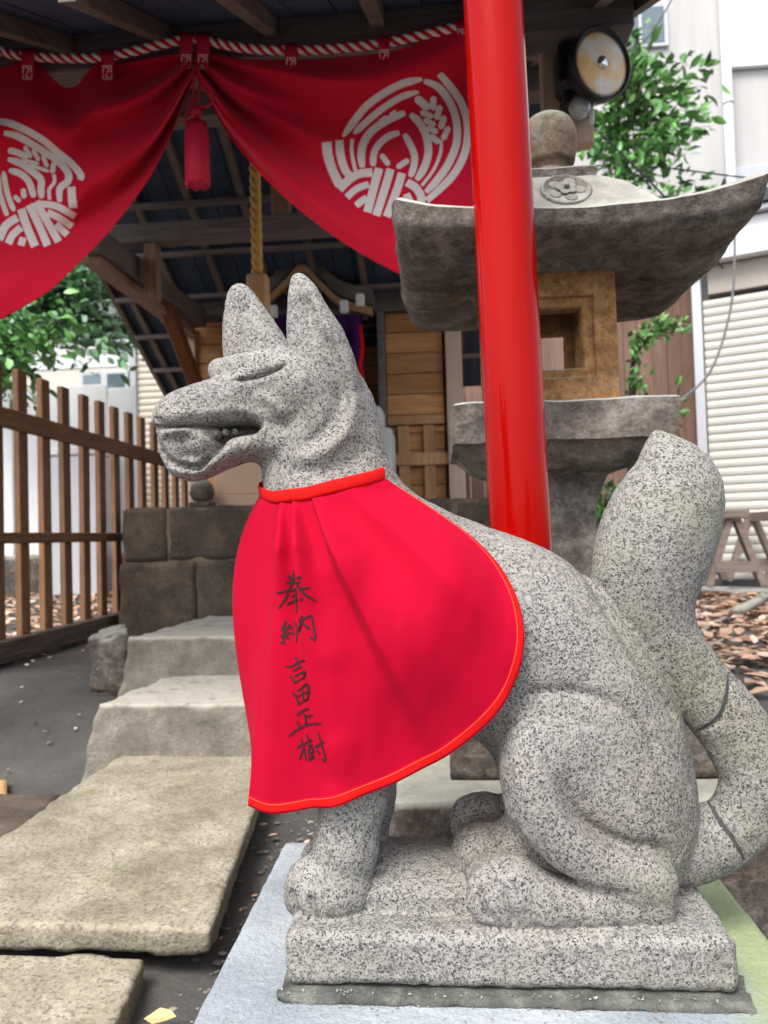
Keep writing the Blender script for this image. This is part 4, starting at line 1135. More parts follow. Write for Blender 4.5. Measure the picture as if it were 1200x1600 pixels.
# ================================================================== STONE LANTERN
LX, LY = .262, 1.665
lan = thing('stone_lantern', (LX,LY,0), 'large weathered stone lantern with wide upturned roof, behind the red pole', 'lantern')
def sq(name, prof, mat, cx=LX, cy=LY, n=20, amp=.004, ns=16, seed=0, lift=0, lean=True):
    """square-plan stone: prof = list of (half width, z); lift raises the corners"""
    V = []; F = []; per = []
    for k in range(4):
        for i in range(n):
            u = -1+2*i/n; per.append([(u,-1),(1,u),(-u,1),(-1,-u)][k])
    m_ = len(per)
    for (hw, z, lf) in prof:
        for (a, b) in per:
            # slightly rounded corners
            r = max(abs(a), abs(b)); e = min(abs(a), abs(b)); f = 1-.010*max(0, (e-.93)/.07)**1.5*2
            V.append((cx+a*hw*f, cy+b*hw*f, z+lf*(e**2.6)))
    for j in range(len(prof)-1):
        for i in range(m_): F.append((j*m_+i, j*m_+(i+1)%m_, (j+1)*m_+(i+1)%m_, (j+1)*m_+i))
    V = np.array(V); 
    q = [list(range(m_-1,-1,-1)), [(len(prof)-1)*m_+i for i in range(m_)]]
    # noise
    c = np.array([cx, cy, 0]); dirv = V-c; dirv[:,2] = 0; dirv /= np.maximum(np.linalg.norm(dirv, axis=1), 1e-6)[:,None]
    nn = fbm(V, ns, seed, 4); V = V+dirv*(nn*amp)[:,None]; V[:,2] += fbm(V, ns, seed+9, 3)*amp*.7
    F = [tuple(f) for f in F]+[tuple(x) for x in q]
    o = mesh(name, [tuple(v) for v in V], F, mat, lan, True)
    md = o.modifiers.new('split', 'EDGE_SPLIT'); md.split_angle = R(42)
    return o
def rows(segs, n=5):
    out = []
    for (a, b) in zip(segs[:-1], segs[1:]):
        for i in range(n):
            t = i/n; out.append(tuple(a[k]*(1-t)+b[k]*t for k in range(3)))
    out.append(segs[-1]); return out
# base tiers
rbox('base_tier', LX-.37, LX+.37, LY-.36, LY+.36, -.02, .335, m_lanb, lan, res=.02, amp=.004, ns=9, rnd=.012, seed=3)
rbox('base_tier', LX-.26, LX+.25, LY-.25, LY+.25, .336, .50, m_lanb, lan, res=.016, amp=.004, ns=9, rnd=.010, seed=4)
# shaft, waisted
SX = LX
sh = [(.150,.501,0),(.150,.53,0),(.115,.60,0),(.085,.70,0),(.074,.80,0),(.080,.87,0),(.100,.915,0),(.122,.935,0),(.126,.94,0),(.126,.975,0),(.10,.985,0)]
sq('shaft', rows(sh, 3), m_lan, SX-.012, LY, seed=5)
# platform with bowed underside
zc0, zc1 = P(880,686,LY-.22)[2], P(880,626,LY-.22)[2]
sq('platform', rows([(.11,zc0-.055,0),(.135,zc0-.052,0),(.175,zc0-.03,0),(.205,zc0-.004,0),(.219,zc0,0),(.221,zc1,0),(.215,zc1+.004,0),(.12,zc1+.012,0)], 4), m_lan, LX-.018, LY, seed=6)
# fire box: four frames of warm stone round a hollow
fz0, fz1 = zc1+.010, P(880,424,LY-.13)[2]
fh = .132; fx = LX-.026
def framewall(side):
    # outer frame, inner raised frame, opening
    w0, w1, w2 = fh, .088, .064
    zm = (fz0+fz1)/2; H = (fz1-fz0)/2; h1 = H*.62; h2 = H*.46; oz = -.004
    V = []; F = []
    def ring(w, h, d): 
        b = len(V); V.extend([(-w, d, -h), (w, d, -h), (w, d, h), (-w, d, h)]); return b
    r = [ring(w0, H, -fh), ring(w1, h1, -fh), ring(w1-.003, h1-.003, -fh+.010), ring(w2+.003, h2+.003, -fh+.010), ring(w2, h2, -fh+.016), ring(w2, h2, -fh+.050), ring(w0-.05, H, -fh+.050)]
    for a, b in zip(r[:-1], r[1:]):
        for k in range(4): F.append((a+k, a+(k+1)%4, b+(k+1)%4, b+k))
    bm = bmesh.new(); vs = [bm.verts.new(v) for v in V]; [bm.faces.new([vs[i] for i in f]) for f in F]
    bmesh.ops.subdivide_edges(bm, edges=bm.edges[:], cuts=5, use_grid_fill=True)
    bm.transform(Matrix.Translation((fx, LY, zm)) @ Matrix.Rotation(side*math.pi/2, 4, 'Z'))
    co = np.array([v.co for v in bm.verts]); nn = fbm(co, 22, 6, 4)
    for v, q in zip(bm.verts, nn): v.co += Vector((math.cos(q*9), math.sin(q*9), q))*q*.0022 if False else Vector((q*.0018, q*.0022, q*.0015))
    bmesh.ops.recalc_face_normals(bm, faces=bm.faces)
    return bmo('fire_box_wall', bm, m_lanw, lan, False)
for s_ in range(4): framewall(s_)
# roof stone
kz = P(900,352,LY-.33)[2]
KH = .326
KT = P(880,277,LY-.10)[2]
prof = [(.10,fz1+.000,0),(.15,fz1-.004,0),(.18,fz1+.006,.0),(.24,fz1*.5+kz*.5-.012,.004),(.30,kz-.012,.012),(KH-.005,kz-.002,.020),(KH,kz+.002,.022),(KH+.010,kz+.030,.040),(KH-.002,kz+.038,.040),(.27,kz+.050,.020),(.20,kz+.085,.004),(.14,KT-.03,0),(.098,KT,0),(.09,KT+.002,0)]
ko = sq('roof', rows(prof, 4), m_lan, LX-.005, LY, n=36, amp=.006, ns=9, seed=8)
kcx = LX+.006
sq('neck_block', rows([(.084,KT-.003,0),(.084,KT+.028,0),(.080,KT+.032,0)], 3), m_lanb, kcx, LY, n=12, amp=.002, seed=9)
hz = KT+.032; hm = lantern_mat('finial_stone', (.12,.085,.06), (.22,.17,.125), (.30,.27,.21), .4)
hp_ = [(.058,0),(.060,.02),(.052,.035),(.054,.05),(.070,.058),(.074,.075),(.078,.10),(.080,.13),(.076,.16),(.064,.185),(.040,.203),(.018,.211),(.0005,.214)]
hp2 = [(p[0]*.78, p[1]*.76) for p in spline(hp_, 4)]
lathe('finial', hp2, (kcx-.004, LY, hz), hm, lan, 48)
# carved crest on the front slope of the roof
ca, cb = Vector((LX+.0, LY-.265, kz+.098)), Vector((LX+.0, LY-.20, kz+.152))
cn = Vector((0, -(cb.z-ca.z), (cb.y-ca.y))).normalized()
cc = P(884,300,LY-.222); h = None
dg = bpy.context.evaluated_depsgraph_get()
kb = BVHTree.FromPolygons([v.co.copy() for v in ko.data.vertices], [tuple(p.vertices) for p in ko.data.polygons])
rd = ray(884,300); h = kb.ray_cast(CO, rd)
if h[0] is not None: cc = h[0]; cn = (h[1] if h[1].dot(rd) < 0 else -h[1])
cr = lathe('crest_medallion', [(.052,-.012),(.052,.006),(.046,.009),(.044,.0055),(.0005,.0055)], cc, m_lan, lan, 40, cn)
rot = Vector((0,0,1)).rotation_difference(cn).to_matrix()
bm = bmesh.new()
for ring_, (rr, rad, z) in enumerate(((.027, .0125, .006), (.013, .009, .010))):
    for k in range(5):
        a = k*2*math.pi/5+ring_*.6; mt = Matrix.Translation(cc) @ rot.to_4x4() @ Matrix.Translation((math.cos(a)*rr, math.sin(a)*rr, z)) @ Matrix.Rotation(a, 4, 'Z') @ Matrix.Diagonal((1, 1.05, .07, 1))
        bmesh.ops.create_uvsphere(bm, u_segments=12, v_segments=8, radius=rad, matrix=mt)
bmesh.ops.create_uvsphere(bm, u_segments=12, v_segments=8, radius=.006, matrix=Matrix.Translation(cc+cn*.013))
po = bmo('flower', bm, m_lan, cr, True)

# ================================================================== PORCH CURTAIN
YC = 2.30
mc = M('crimson_cloth', .9, .05)
nz = mc.noise(4, 4); mc.color(mc.mix(mc.ramp(nz, [(.3,0),(.7,1)]), (.60,.012,.038), (.70,.014,.042)))
mc.b.inputs['Sheen Weight'].default_value = .15; mc.b.inputs['Sheen Tint'].default_value = (1,.4,.55,1); mc.bump(mc.noise(700, 2), .2, .0008)
m_cur = mc.m
m_print2 = plain('white_cord', (.82,.76,.74), .8)
m_print = plain('undyed_print', (.82,.73,.71), .9, .1, .06, 30)
m_tab = plain('tab_cloth', (.50,.014,.05), .9, .1, .1, 30)
cur = thing('porch_curtain', P(305,120,YC), 'crimson porch curtain gathered in the middle, printed with two white rice sheaf crests', 'curtain')
def curtain(topc, botc, x0, x1, gather_right, seed, nx=210, nv=90):
    tp = np.array(spline(topc, 10)); bt = np.array(spline(botc, 10))
    V = []
    gx = 306
    for j in range(nv+1):
        v = j/nv
        for i in range(nx+1):
            x = x0+(x1-x0)*i/nx
            yt = np.interp(x, tp[:,0], tp[:,1]); yb_ = np.interp(x, bt[:,0], bt[:,1])
            y = yt+(yb_-yt)*v
            r = min(1, abs(x-gx)/330)          # 0 at the gather
            den = 1/(.18+r)
            f = 0
            f += 26*math.sin(v*16+seed+1.1*math.sin(x*.012+seed))*math.exp(-r*1.6)
            f += 13*math.sin(v*31+seed*2+.6*math.sin(x*.02))*math.exp(-r*2.6)
            f += 20*math.sin(v*7.5+seed*.7+r*2.2)*(.35+.65*r)
            f += 9*math.sin(v*12+x*.011+seed)*r
            f *= min(1, .35+abs(x-gx)/60)*(1-.65*(1-min(1, v*7)))*(1-.35*max(0, v-.88)/.12)
            f += -10*math.sin(math.pi*min(1, v*1.1))*r
            V.append(P(x, y, YC+f*.0022))
    return np.array(V), gridfaces(nv+1, nx+1)
tL = [(-170,95),(-90,112),(-20,110),(0,106),(22,98),(40,93),(58,100),(78,118),(96,134),(108,137),(122,132),(136,113),(152,100),(185,99),(230,92),(280,84),(300,84),(307,86)]
bL = [(-170,590),(-60,540),(0,500),(40,478),(80,452),(130,404),(170,362),(205,318),(235,275),(262,222),(280,180),(296,140),(307,112)]
tR = [(305,86),(316,84),(335,84),(380,92),(455,93),(520,90),(590,84),(640,72),(700,48),(738,26),(775,20)]
bR = [(305,112),(325,150),(350,200),(385,246),(425,290),(470,330),(520,368),(570,400),(615,424),(660,446),(700,462),(775,480)]
VL, FL = curtain(tL, bL, -170, 307, True, 1.3); VR, FR = curtain(tR, bR, 305, 775, False, 4.1)
# the right half hangs a touch further back where the two meet
def cl(V, F):
    o = npmesh('cloth', V, F, m_cur, cur, True); md = o.modifiers.new('thick', 'SOLIDIFY'); md.thickness = .0016; md.offset = 0
    return o, BVHTree.FromPolygons([tuple(v) for v in V], [tuple(int(k) for k in q) for q in F])
oL, bvL = cl(VL, FL); oR, bvR = cl(VR, FR)
t3 = lambda x, y: (490+x/4.615, 90+y/4.615)
k3 = 1/4.615
RC = [([(782,152),(650,182),(520,245),(390,340),(300,450),(212,575)],58), ([(758,245),(640,278),(520,350),(420,430),(345,500),(290,552)],52),
 ([(95,612),(105,700),(140,820),(190,925)],72,1), ([(185,600),(195,700),(225,800),(258,850)],62,1), ([(280,590),(275,680),(303,815)],28,1),
 ([(660,400),(560,440),(440,515),(370,600),(345,690),(352,795)],60,.6), ([(620,545),(540,572),(470,632),(435,700),(430,785)],52,.6),
 ([(485,700),(545,780)],42,.3), ([(688,740),(600,798)],42,.3),
 ([(905,115),(985,210),(1065,330),(1108,470),(1105,620),(1060,760),(970,890),(815,1035)],58,.8), ([(795,165),(900,215),(985,330),(1030,460),(1030,620),(970,770),(885,890),(808,972)],58,.6),
 ([(920,600),(915,690),(865,810),(780,925)],24,1), ([(698,410),(765,475),(812,570),(828,680),(800,790),(742,885)],58,.6), ([(655,555),(702,640),(728,715),(722,790),(697,862)],52,.6),
 ([(865,280),(862,385)],48,.2), ([(915,345),(885,455)],48,.2), ([(945,420),(915,520)],48,.2), ([(978,500),(930,600)],44,.2), ([(735,285),(835,375)],62,.3),
 ([(770,395),(865,432)],44,.2), ([(795,450),(880,492)],44,.2), ([(815,505),(898,545)],44,.2), ([(835,565),(910,618)],48,.2), ([(592,380),(550,412)],18,.3), ([(524,422),(470,465)],20,.3),
 ([(185,955),(260,880),(335,838),(425,830)],64,1), ([(240,1010),(310,950),(400,915)],52,1), ([(305,1070),(385,1010)],52,.8),
 ([(474,800),(440,920),(388,1118)],64,1), ([(556,805),(520,930),(452,1142)],62,1), ([(638,835),(600,960),(528,1150)],62,1), ([(672,900),(735,940),(775,1005),(772,1065)],62,1), ([(668,985),(702,1060)],56,.9)]
strokes('crest', [([t3(*q) for q in st[0]], st[1]*k3*.95, (st[2] if len(st) > 2 else .35)) for st in RC], idt, bvR, m_print, cur, off=.0022, seg=7, power=3.0)
t2 = lambda x, y: (x/6.956, 170+y/6.956); k2 = 1/6.956
LCs = [([(-10,140),(120,165),(300,240),(480,345),(620,465),(780,600),(880,720),(870,775)],84,.8), ([(780,850),(785,950),(795,1075)],95,1),
 ([(45,265),(180,292),(330,372),(500,480),(640,580),(742,700),(740,790),(655,870),(655,1015)],84,.6),
 ([(265,405),(345,540)],54,.3), ([(355,440),(430,570)],52,.3), ([(462,500),(520,640)],52,.3), ([(590,580),(570,705)],62,.4), ([(85,445),(200,480),(310,535)],76,.3), ([(240,555),(430,602)],42,.3), ([(310,608),(540,685)],42,.3),
 ([(590,715),(595,800),(540,880),(545,990)],42,1), ([(85,545),(220,592),(350,680),(448,770),(450,880),(460,975)],82,.5), ([(100,668),(220,705),(310,780),(350,880),(372,965)],78,.5),
 ([(40,680),(70,860),(110,1000),(160,1115)],64,.4), ([(-20,700),(0,900),(45,1060),(85,1165)],60,.5), ([(255,865),(268,975)],66,.4), ([(155,945),(225,1012)],54,.3),
 ([(235,1090),(300,1290),(385,1500)],98,1), ([(320,1045),(420,1250),(520,1492)],92,1), ([(395,1010),(520,1230),(640,1450)],90,1),
 ([(440,1035),(620,1060),(815,1165)],80,1), ([(520,1125),(650,1185),(785,1280)],82,1), ([(610,1250),(735,1375)],82,1), ([(195,1185),(70,1270),(-5,1425)],96,1), ([(235,1290),(140,1375),(95,1470)],88,1), ([(258,1400),(230,1490)],84,1)]
mir = lambda st: ([( -60-q[0], q[1]) for q in st[0]], st[1]) + tuple(st[2:])
LCs += [mir(LCs[i]) for i in (0,1,2,11,12,20,21)]
strokes('crest', [([t2(*q) for q in st[0]], st[1]*k2*.93, (st[2] if len(st) > 2 else .35)) for st in LCs], idt, bvL, m_print, cur, off=.0022, seg=7, power=3.0)
# tabs over the cord
YR = 2.262
ropepx = [(-190,40),(-120,56),(-60,66),(0,79),(22,86),(58,89),(110,91),(155,90),(200,82),(250,70),(292,62),(318,63),(380,75),(455,79),(520,76),(590,69),(660,55),(725,40),(790,32)]
rp = [P(a, b, YR) for a, b in spline(ropepx, 14)]
for a, wd, yb_ in ((43,20,125),(168,20,125),(291,20,108),(317,20,108),(455,20,112),(600,18,100),(-90,20,118),(722,18,60)):
    yr = np.interp(a, [q[0] for q in ropepx], [q[1] for q in ropepx])
    l0, l1 = P(a-wd/2, yr-9, YR-.012), P(a+wd/2, yr-9, YR-.012)
    V = []
    prof = [(yb_, .030), (yb_-10, .002), (yr+9, -.012), (yr, -.019), (yr-8, -.014), (yr-11, 0), (yr-8, .014), (yr+6, .016), (yb_-8, .036)]
    for (yy, dy) in prof:
        for xx in (a-wd/2, a+wd/2): V.append(P(xx, yy, YR+dy))
    o = mesh('tab', V, [(2*i, 2*i+1, 2*i+3, 2*i+2) for i in range(len(prof)-1)], m_tab, cur, True)
    md = o.modifiers.new('thick', 'SOLIDIFY'); md.thickness = .002; md.offset = 0
    tb = BVHTree.FromPolygons([tuple(v) for v in V], [(2*i, 2*i+1, 2*i+3, 2*i+2) for i in range(len(prof)-1)])
    x0, x1, y0, y1 = a-6.5, a+6.5, yb_-22, yb_-2
    if yb_-22 < yr+6: y0 = yb_-14
    strokes('stitched_mark', [([(x0,y0),(x1,y0)],1.1,1), ([(x1,y0),(x1,y1)],1.1,1), ([(x1,y1),(x0,y1)],1.1,1), ([(x0,y1),(x0,y0)],1.1,1), ([(x0+3,y0+3),(x1-3,y0+4),(x0+4,y1-4),(x1-3,y1-3)],1.3,1)], idt, tb, m_print, o, off=.0022, seg=4)
# red and white twisted cord
cord = thing('twisted_cord', P(200,82,YR), 'red and white twisted cord the porch curtain hangs from', 'cord')
L_ = np.r_[0, np.cumsum([ (rp[i+1]-rp[i]).length for i in range(len(rp)-1)])]
NP = 900; ss = np.linspace(0, L_[-1], NP)
cen_ = [Vector([np.interp(s, L_, [p[k] for p in rp]) for k in range(3)]) for s in ss]
for k, (mt, nm) in enumerate(((m_bind, 'red_strand'), (m_print2, 'white_strand'), (m_bind, 'red_strand'), (m_print2, 'white_strand'))):
    pts = []
    for i, c in enumerate(cen_):
        t = (cen_[min(i+1, NP-1)]-cen_[max(i-1, 0)]).normalized(); u = Vector((0,0,1)); u = (u-t*u.dot(t)).normalized(); v = t.cross(u)
        a = ss[i]/.070*2*math.pi+k*2*math.pi/4; pts.append(c+(u*math.cos(a)+v*math.sin(a))*.0068)
    tube(nm, pts, .0074, mt, cord, 7)
# tassel
tas = thing('tassel', P(310,150,2.22), 'long crimson tassel with knotted cords hanging where the curtain is gathered', 'tassel')
YT = 2.235
m_tas = plain('tassel_silk', (.60,.014,.050), .6, .3, .25, 160, bump=.001)
for pts in ([(303,100),(302,130),(304,160),(306,185)], [(309,100),(311,130),(310,160),(309,185)], [(306,118),(320,140),(333,150),(326,165),(314,166)], [(300,150),(294,172),(288,188),(282,192)], [(313,166),(300,172),(292,182)]):
    tube('cord', [P(a, b, YT) for a, b in spline(pts, 5)], .0045, m_tas, tas, 8)
c = P(307,176,YT); bm = bmesh.new(); bmesh.ops.create_uvsphere(bm, u_segments=16, v_segments=10, radius=.018, matrix=Matrix.Translation(c)); bmo('knot', bm, m_tas, tas, True)
ta, tb_ = P(307,186,YT), P(309,290,YT)
lathe('tassel_head', [(.012,.0),(.020,-.006),(.022,-.016),(.018,-.022)][::-1], ta, m_tas, tas, 24)
nst = 34
for i in range(nst):
    a = 2*math.pi*i/nst; r0, r1 = .024, .035
    d = (tb_-ta); pts = []
    for t in np.linspace(.06, 1, 9):
        r = r0+(r1-r0)*min(1, t*2.6)**.5; r *= 1; pts.append(ta+d*t+Vector((math.cos(a)*r, math.sin(a)*r*.8, .004*math.sin(i*5)*t)))
    tube('thread', pts, .0042, m_tas, tas, 5)
lathe('core', [(.012,0),(.032,-.03),(.034,-.12),(.034,(tb_-ta).z+.006),(.02,(tb_-ta).z)][::-1], ta, m_tas, tas, 20)
# ================================================================== PICKET FENCE
FXX = -2.24
fen = thing('picket_fence', (FXX,5,0.2), 'brown wooden picket fence running back along the left of the steps', 'fence')
pm = None
bm = bmesh.new(); hexa_bm(bm, [(-.018,-.043,0),(.018,-.043,0),(.018,.043,0),(-.018,.043,0)], [(-.018,-.043,1.49),(.018,-.043,1.49),(.018,.043,1.49),(-.018,.043,1.49)], .004)
pm = bpy.data.meshes.new('picket'); bm.normal_update(); bm.to_mesh(pm); bm.free(); pm.materials.append(m_fence)
rg = random.Random(5)
for k in range(24):
    y = 3.59-.46+.2305*k
    o = link('picket', pm, None, fen); o.location = (FXX-.019, y, .26); o.rotation_euler = (rg.uniform(-.008,.008), 0, 0)
def frail(name, z0, z1, mat, t=.035, y0=3.0, y1=8.7): box(name, FXX+.001, FXX+t, y0, y1, z0, z1, mat, fen, .005)
zf = lambda py: PX(0, py, FXX)[2]
frail('rail', zf(668), zf(637), m_fencey); frail('rail', zf(850), zf(832), m_fencey, .03); 
box('sill_board', FXX-.045, FXX+.05, 3.0, 8.7, zf(1036), zf(1001), m_fencelow, fen, .006)
for k in range(6):
    y = 3.3+k*.33; box('foot_block', FXX-.03, FXX+.045, y, y+.12, .14, zf(1036)-.001, m_mason, fen)

# ================================================================== BUILDINGS BEYOND
def shutter(parent, o, ex, ez, w, h, pitch, mat):
    n = int(h/pitch); nrm = ex.cross(ez).normalized()
    me = None
    for k in range(n):
        if me is None:
            bm = bmesh.new()
            pr = [(0,0),(.010,pitch*.18),(.014,pitch*.5),(.010,pitch*.82),(0,pitch*.97)]
            V = []
            for d, z in pr: V += [bm.verts.new(ez*z-nrm*0+nrm*d*SG), bm.verts.new(ex*w+ez*z+nrm*d*SG)]
            for i in range(len(pr)-1): bm.faces.new((V[2*i], V[2*i+1], V[2*i+3], V[2*i+2]))
            bm.faces.new((V[0], V[1], V[-1], V[-2]))
            me = bpy.data.meshes.new('slat'); bm.normal_update(); bm.to_mesh(me); bm.free(); me.materials.append(mat)
        s = link('slat', me, None, parent); s.location = o+ez*pitch*k
SG = 1
# right: shutter building, its wall running obliquely
rb_ = thing('shuttered_building', P(1150,900,6.8), 'white building with a cream roller shutter behind the sawhorses', 'building')
A = P(1092,800,7.05); B = P(1200,800,6.82)
ex = (B-A); ex.z = 0; ex = ex.normalized(); up = Vector((0,0,1)); nf = ex.cross(up).normalized()     # towards the camera side
if nf.y > 0: nf = -nf; 
SG = 1 if ex.cross(up).dot(nf) > 0 else -1
def Q(px, py, off=0):
    """point on the building's wall plane seen at that pixel"""
    d = ray(px, py); n_ = nf; p0 = A+nf*off; return CO+d*((p0-CO).dot(n_)/d.dot(n_))
def wallbox(name, pA, length, z0, z1, thick, mat, parent, off=0, bevel=.004):
    a = Vector((pA.x, pA.y, 0))+nf*off
    bm = bmesh.new()
    b4 = [a+up*z0, a+ex*length+up*z0, a+ex*length-nf*thick+up*z0, a-nf*thick+up*z0]; t4 = [p+up*(z1-z0) for p in b4]
    hexa_bm(bm, b4, t4, bevel); bmesh.ops.recalc_face_normals(bm, faces=bm.faces); return bmo(name, bm, mat, parent)
A0 = Q(1108, 700); zsh0 = Q(1108, 905)[2]; zsh1 = Q(1108, 462)[2]
shutter(rb_, Vector((A0.x, A0.y, zsh0)), ex, up, 3.0, zsh1-zsh0, .078, m_shut)
wallbox('door_frame', Q(1091,700), (Q(1106,700)-Q(1091,700)).length, zsh0-.1, Q(1095,425)[2], .12, m_alu, rb_, .05)
wallbox('shutter_housing', Q(1106,440), 3.0, zsh1+.002, Q(1108,418)[2], .3, plain('taupe_panel', (.38,.34,.30), .6, .3, .06), rb_, .03)
wallbox('fascia', Q(1080,380), 3.4, Q(1108,416)[2], Q(1150,352)[2], .35, m_white, rb_, .16)
wallbox('gutter', Q(1070,345), 3.6, Q(1150,350)[2], Q(1150,342)[2], .2, m_alu, rb_, .24)
wallbox('eave', Q(1070,335), 3.7, Q(1150,341)[2], Q(1150,322)[2], .8, m_eave, rb_, .28)
wallbox('side_wall', Q(1091,700, -.13), .14, 0, Q(1095,425)[2], 2.0, m_render, rb_, -.13)
wallbox('back_wall', Q(1091,700,-.2), 3.4, 0, Q(1150,345)[2], .2, m_render, rb_, -.25)
wallbox('threshold', Q(1050,917), 3.6, gz(0,6)-.1, gz(0,6)+.05, .5, plain('concrete', (.30,.30,.29), .9, .2, .15, 8, bump=.002), rb_, .45)
# brown siding wall behind the lantern
sd_ = thing('board_wall', P(900,700,7.2), 'tall wall of vertical brown boards behind the stone lantern', 'wall')
xa, xb = P(690,700,7.15)[0], P(1092,700,7.15)[0]; zt_ = P(1080,380,7.15)[2]
x = xa; k = 0
while x < xb-.02:
    w_ = min(.135, xb-x); box('board', x+.002, x+w_-.002, 7.15+(.012 if k % 2 else 0), 7.18, .15, zt_, m_siding, sd_, .003); x += w_; k += 1
box('sill', xa, xb, 7.12, 7.2, .12, .32, m_wood_l, sd_)
# tall rendered building behind
tb2 = thing('apartment_building', P(1050,300,9.5), 'tall pale rendered building behind the tree at upper right', 'building')
YA = 9.6
def WA(px, py, y=YA): return P(px, py, y)
box('wall', WA(700,100)[0], WA(1134,100)[0], YA, YA+3, .1, WA(1000,-420)[2], m_render, tb2, .01)
box('wall', WA(1134,100)[0]+.002, 8.2, YA+.10, YA+3, .1, WA(1000,-420)[2], m_render, tb2, .01)
zw0, zw1, xw0, xw1 = WA(1010,77)[2], WA(1010,10)[2], WA(955,40)[0], WA(1042,40)[0]
f = box('window', xw0, xw1, YA-.05, YA-.002, zw0, zw1, m_alu, tb2, .004); 
box('pane', xw0+.05, (xw0+xw1)/2-.02, YA-.058, YA-.051, zw0+.05, zw1-.05, m_glass, f, 0); box('pane', (xw0+xw1)/2+.02, xw1-.05, YA-.058, YA-.051, zw0+.05, zw1-.05, m_glass, f, 0)
box('balcony_wall', WA(1141,100,9.62)[0], 8.0, 9.62, 9.69, WA(1160,104,9.62)[2], WA(1160,-160,9.62)[2], plain('bright_white_panel', (.86,.86,.84), .7, .3, .03), tb2, .01)
pp = [WA(1128,-60,9.5), WA(1132,60,9.5), WA(1144,330,9.5)]
pxp = WA(1138,170,9.5)[0]
tube('downpipe', [(pxp,9.5,WA(1138,-300,9.5)[2]), (pxp,9.5,.2)], .058, m_pipe, tb2, 20)
for yy in (160, 330): 
    z_ = WA(1138,yy,9.5)[2]; lathe('pipe_collar', [(.064,-.03),(.068,0),(.064,.03)], (pxp,9.5,z_), m_pipe, tb2, 20)
box('window', WA(1152,290,9.5)[0], 7.9, 9.64, 9.70, WA(1160,330)[2], WA(1160,258)[2], m_alu, tb2, .004)
# left: white house and its shutter
lh = thing('white_house', P(150,600,10.5), 'pale house with a small window, beyond the left fence', 'building')
YH = 10.2
box('wall', -12, P(208,600,YH)[0], YH, YH+3, .1, P(100,470,YH)[2], m_cream, lh, .01)
box('eave', -12.2, P(200,600,YH-.5)[0], YH-.5, YH+.3, P(100,470,YH)[2]+.001, P(100,455,YH)[2]+.12, m_eave, lh)
w0 = P(128,600,YH)[0]; w1 = P(203,600,YH)[0]; z0 = P(160,614,YH)[2]; z1 = P(160,582,YH)[2]
f = box('window', w0, w1, YH-.06, YH-.002, z0, z1, m_alu, lh, .004)
for a in (0, 1): box('pane', w0+.05+a*(w1-w0)/2, w0-.05+(a+1)*(w1-w0)/2, YH-.068, YH-.061, z0+.04, z1-.04, m_glass, f, 0)
for k in range(14):
    zk = P(100,470,YH)[2]-.2*k-.2; 
    if zk > z1+.02: box('siding_board', -9, P(206,600,YH)[0], YH-.016, YH-.001, zk+.006, zk+.19, m_white, lh, .003)
ls = thing('garage', P(255,700,9.6), 'beige roller shutter garage beyond the fence, left of the shrine', 'building')
YG = 9.4; ex = Vector((1,0,0)); SG = -1 if Vector((1,0,0)).cross(up).y > 0 else 1
g0, g1 = P(215,600,YG)[0], P(330,600,YG)[0]; gzz1 = P(250,530,YG)[2]
SG = 1 if ex.cross(up).y < 0 else -1
shutter(ls, Vector((g0, YG, .22)), ex, up, g1-g0, gzz1-.22, .085, m_shutl)
box('lintel', g0-.1, g1+.5, YG-.04, YG+.5, gzz1, P(250,462,YG)[2], plain('greige', (.40,.37,.34), .7, .3, .05), ls)
box('jamb', P(206,600,YG)[0], g0-.002, YG-.06, YG+.1, .15, P(208,478,YG)[2], m_alu, ls)
box('back', g0, g1+.5, YG+.3, YG+.5, .15, gzz1-.002, m_cream, ls)
# white sheet fence beyond the pickets
wf = thing('sheet_fence', P(80,800,8.6), 'white corrugated sheet fence beyond the brown pickets', 'fence')
YS = 8.6; zst = P(170,606,YS)[2]; zsb = P(100,868,YS)[2]
x = -8.5; k = 0; xe = P(214,700,YS)[0]
me = None
while x < xe:
    w_ = min(.30, xe-x)
    box('sheet', x+.004, x+w_-.004, YS+(.02 if k % 2 else 0), YS+.03+(.02 if k % 2 else 0), zsb, zst+(.05 if k % 3 else 0), m_white, wf, .006); x += w_; k += 1
tag(rbox('kerb', -8.6, xe+.4, YS-.25, YS-.02, .15, zsb+.02, m_lanb, None, res=.08, amp=.01, rnd=.03), 'low grey kerb under the white sheet fence', 'kerb')
# junk seen between pickets
jt = thing('storage_box', P(110,760,8.2), 'grey storage box standing before the white sheet fence', 'box')
j0, j1 = P(74,760,8.1)[0], P(160,760,8.1)[0]
box('box_body', j0, j1, 8.05, 8.4, .22, P(110,712,8.1)[2], m_alu, jt, .02); box('lid', j0-.02, j1+.02, 8.03, 8.42, P(110,712,8.1)[2]+.001, P(110,700,8.1)[2], m_white, jt, .015)

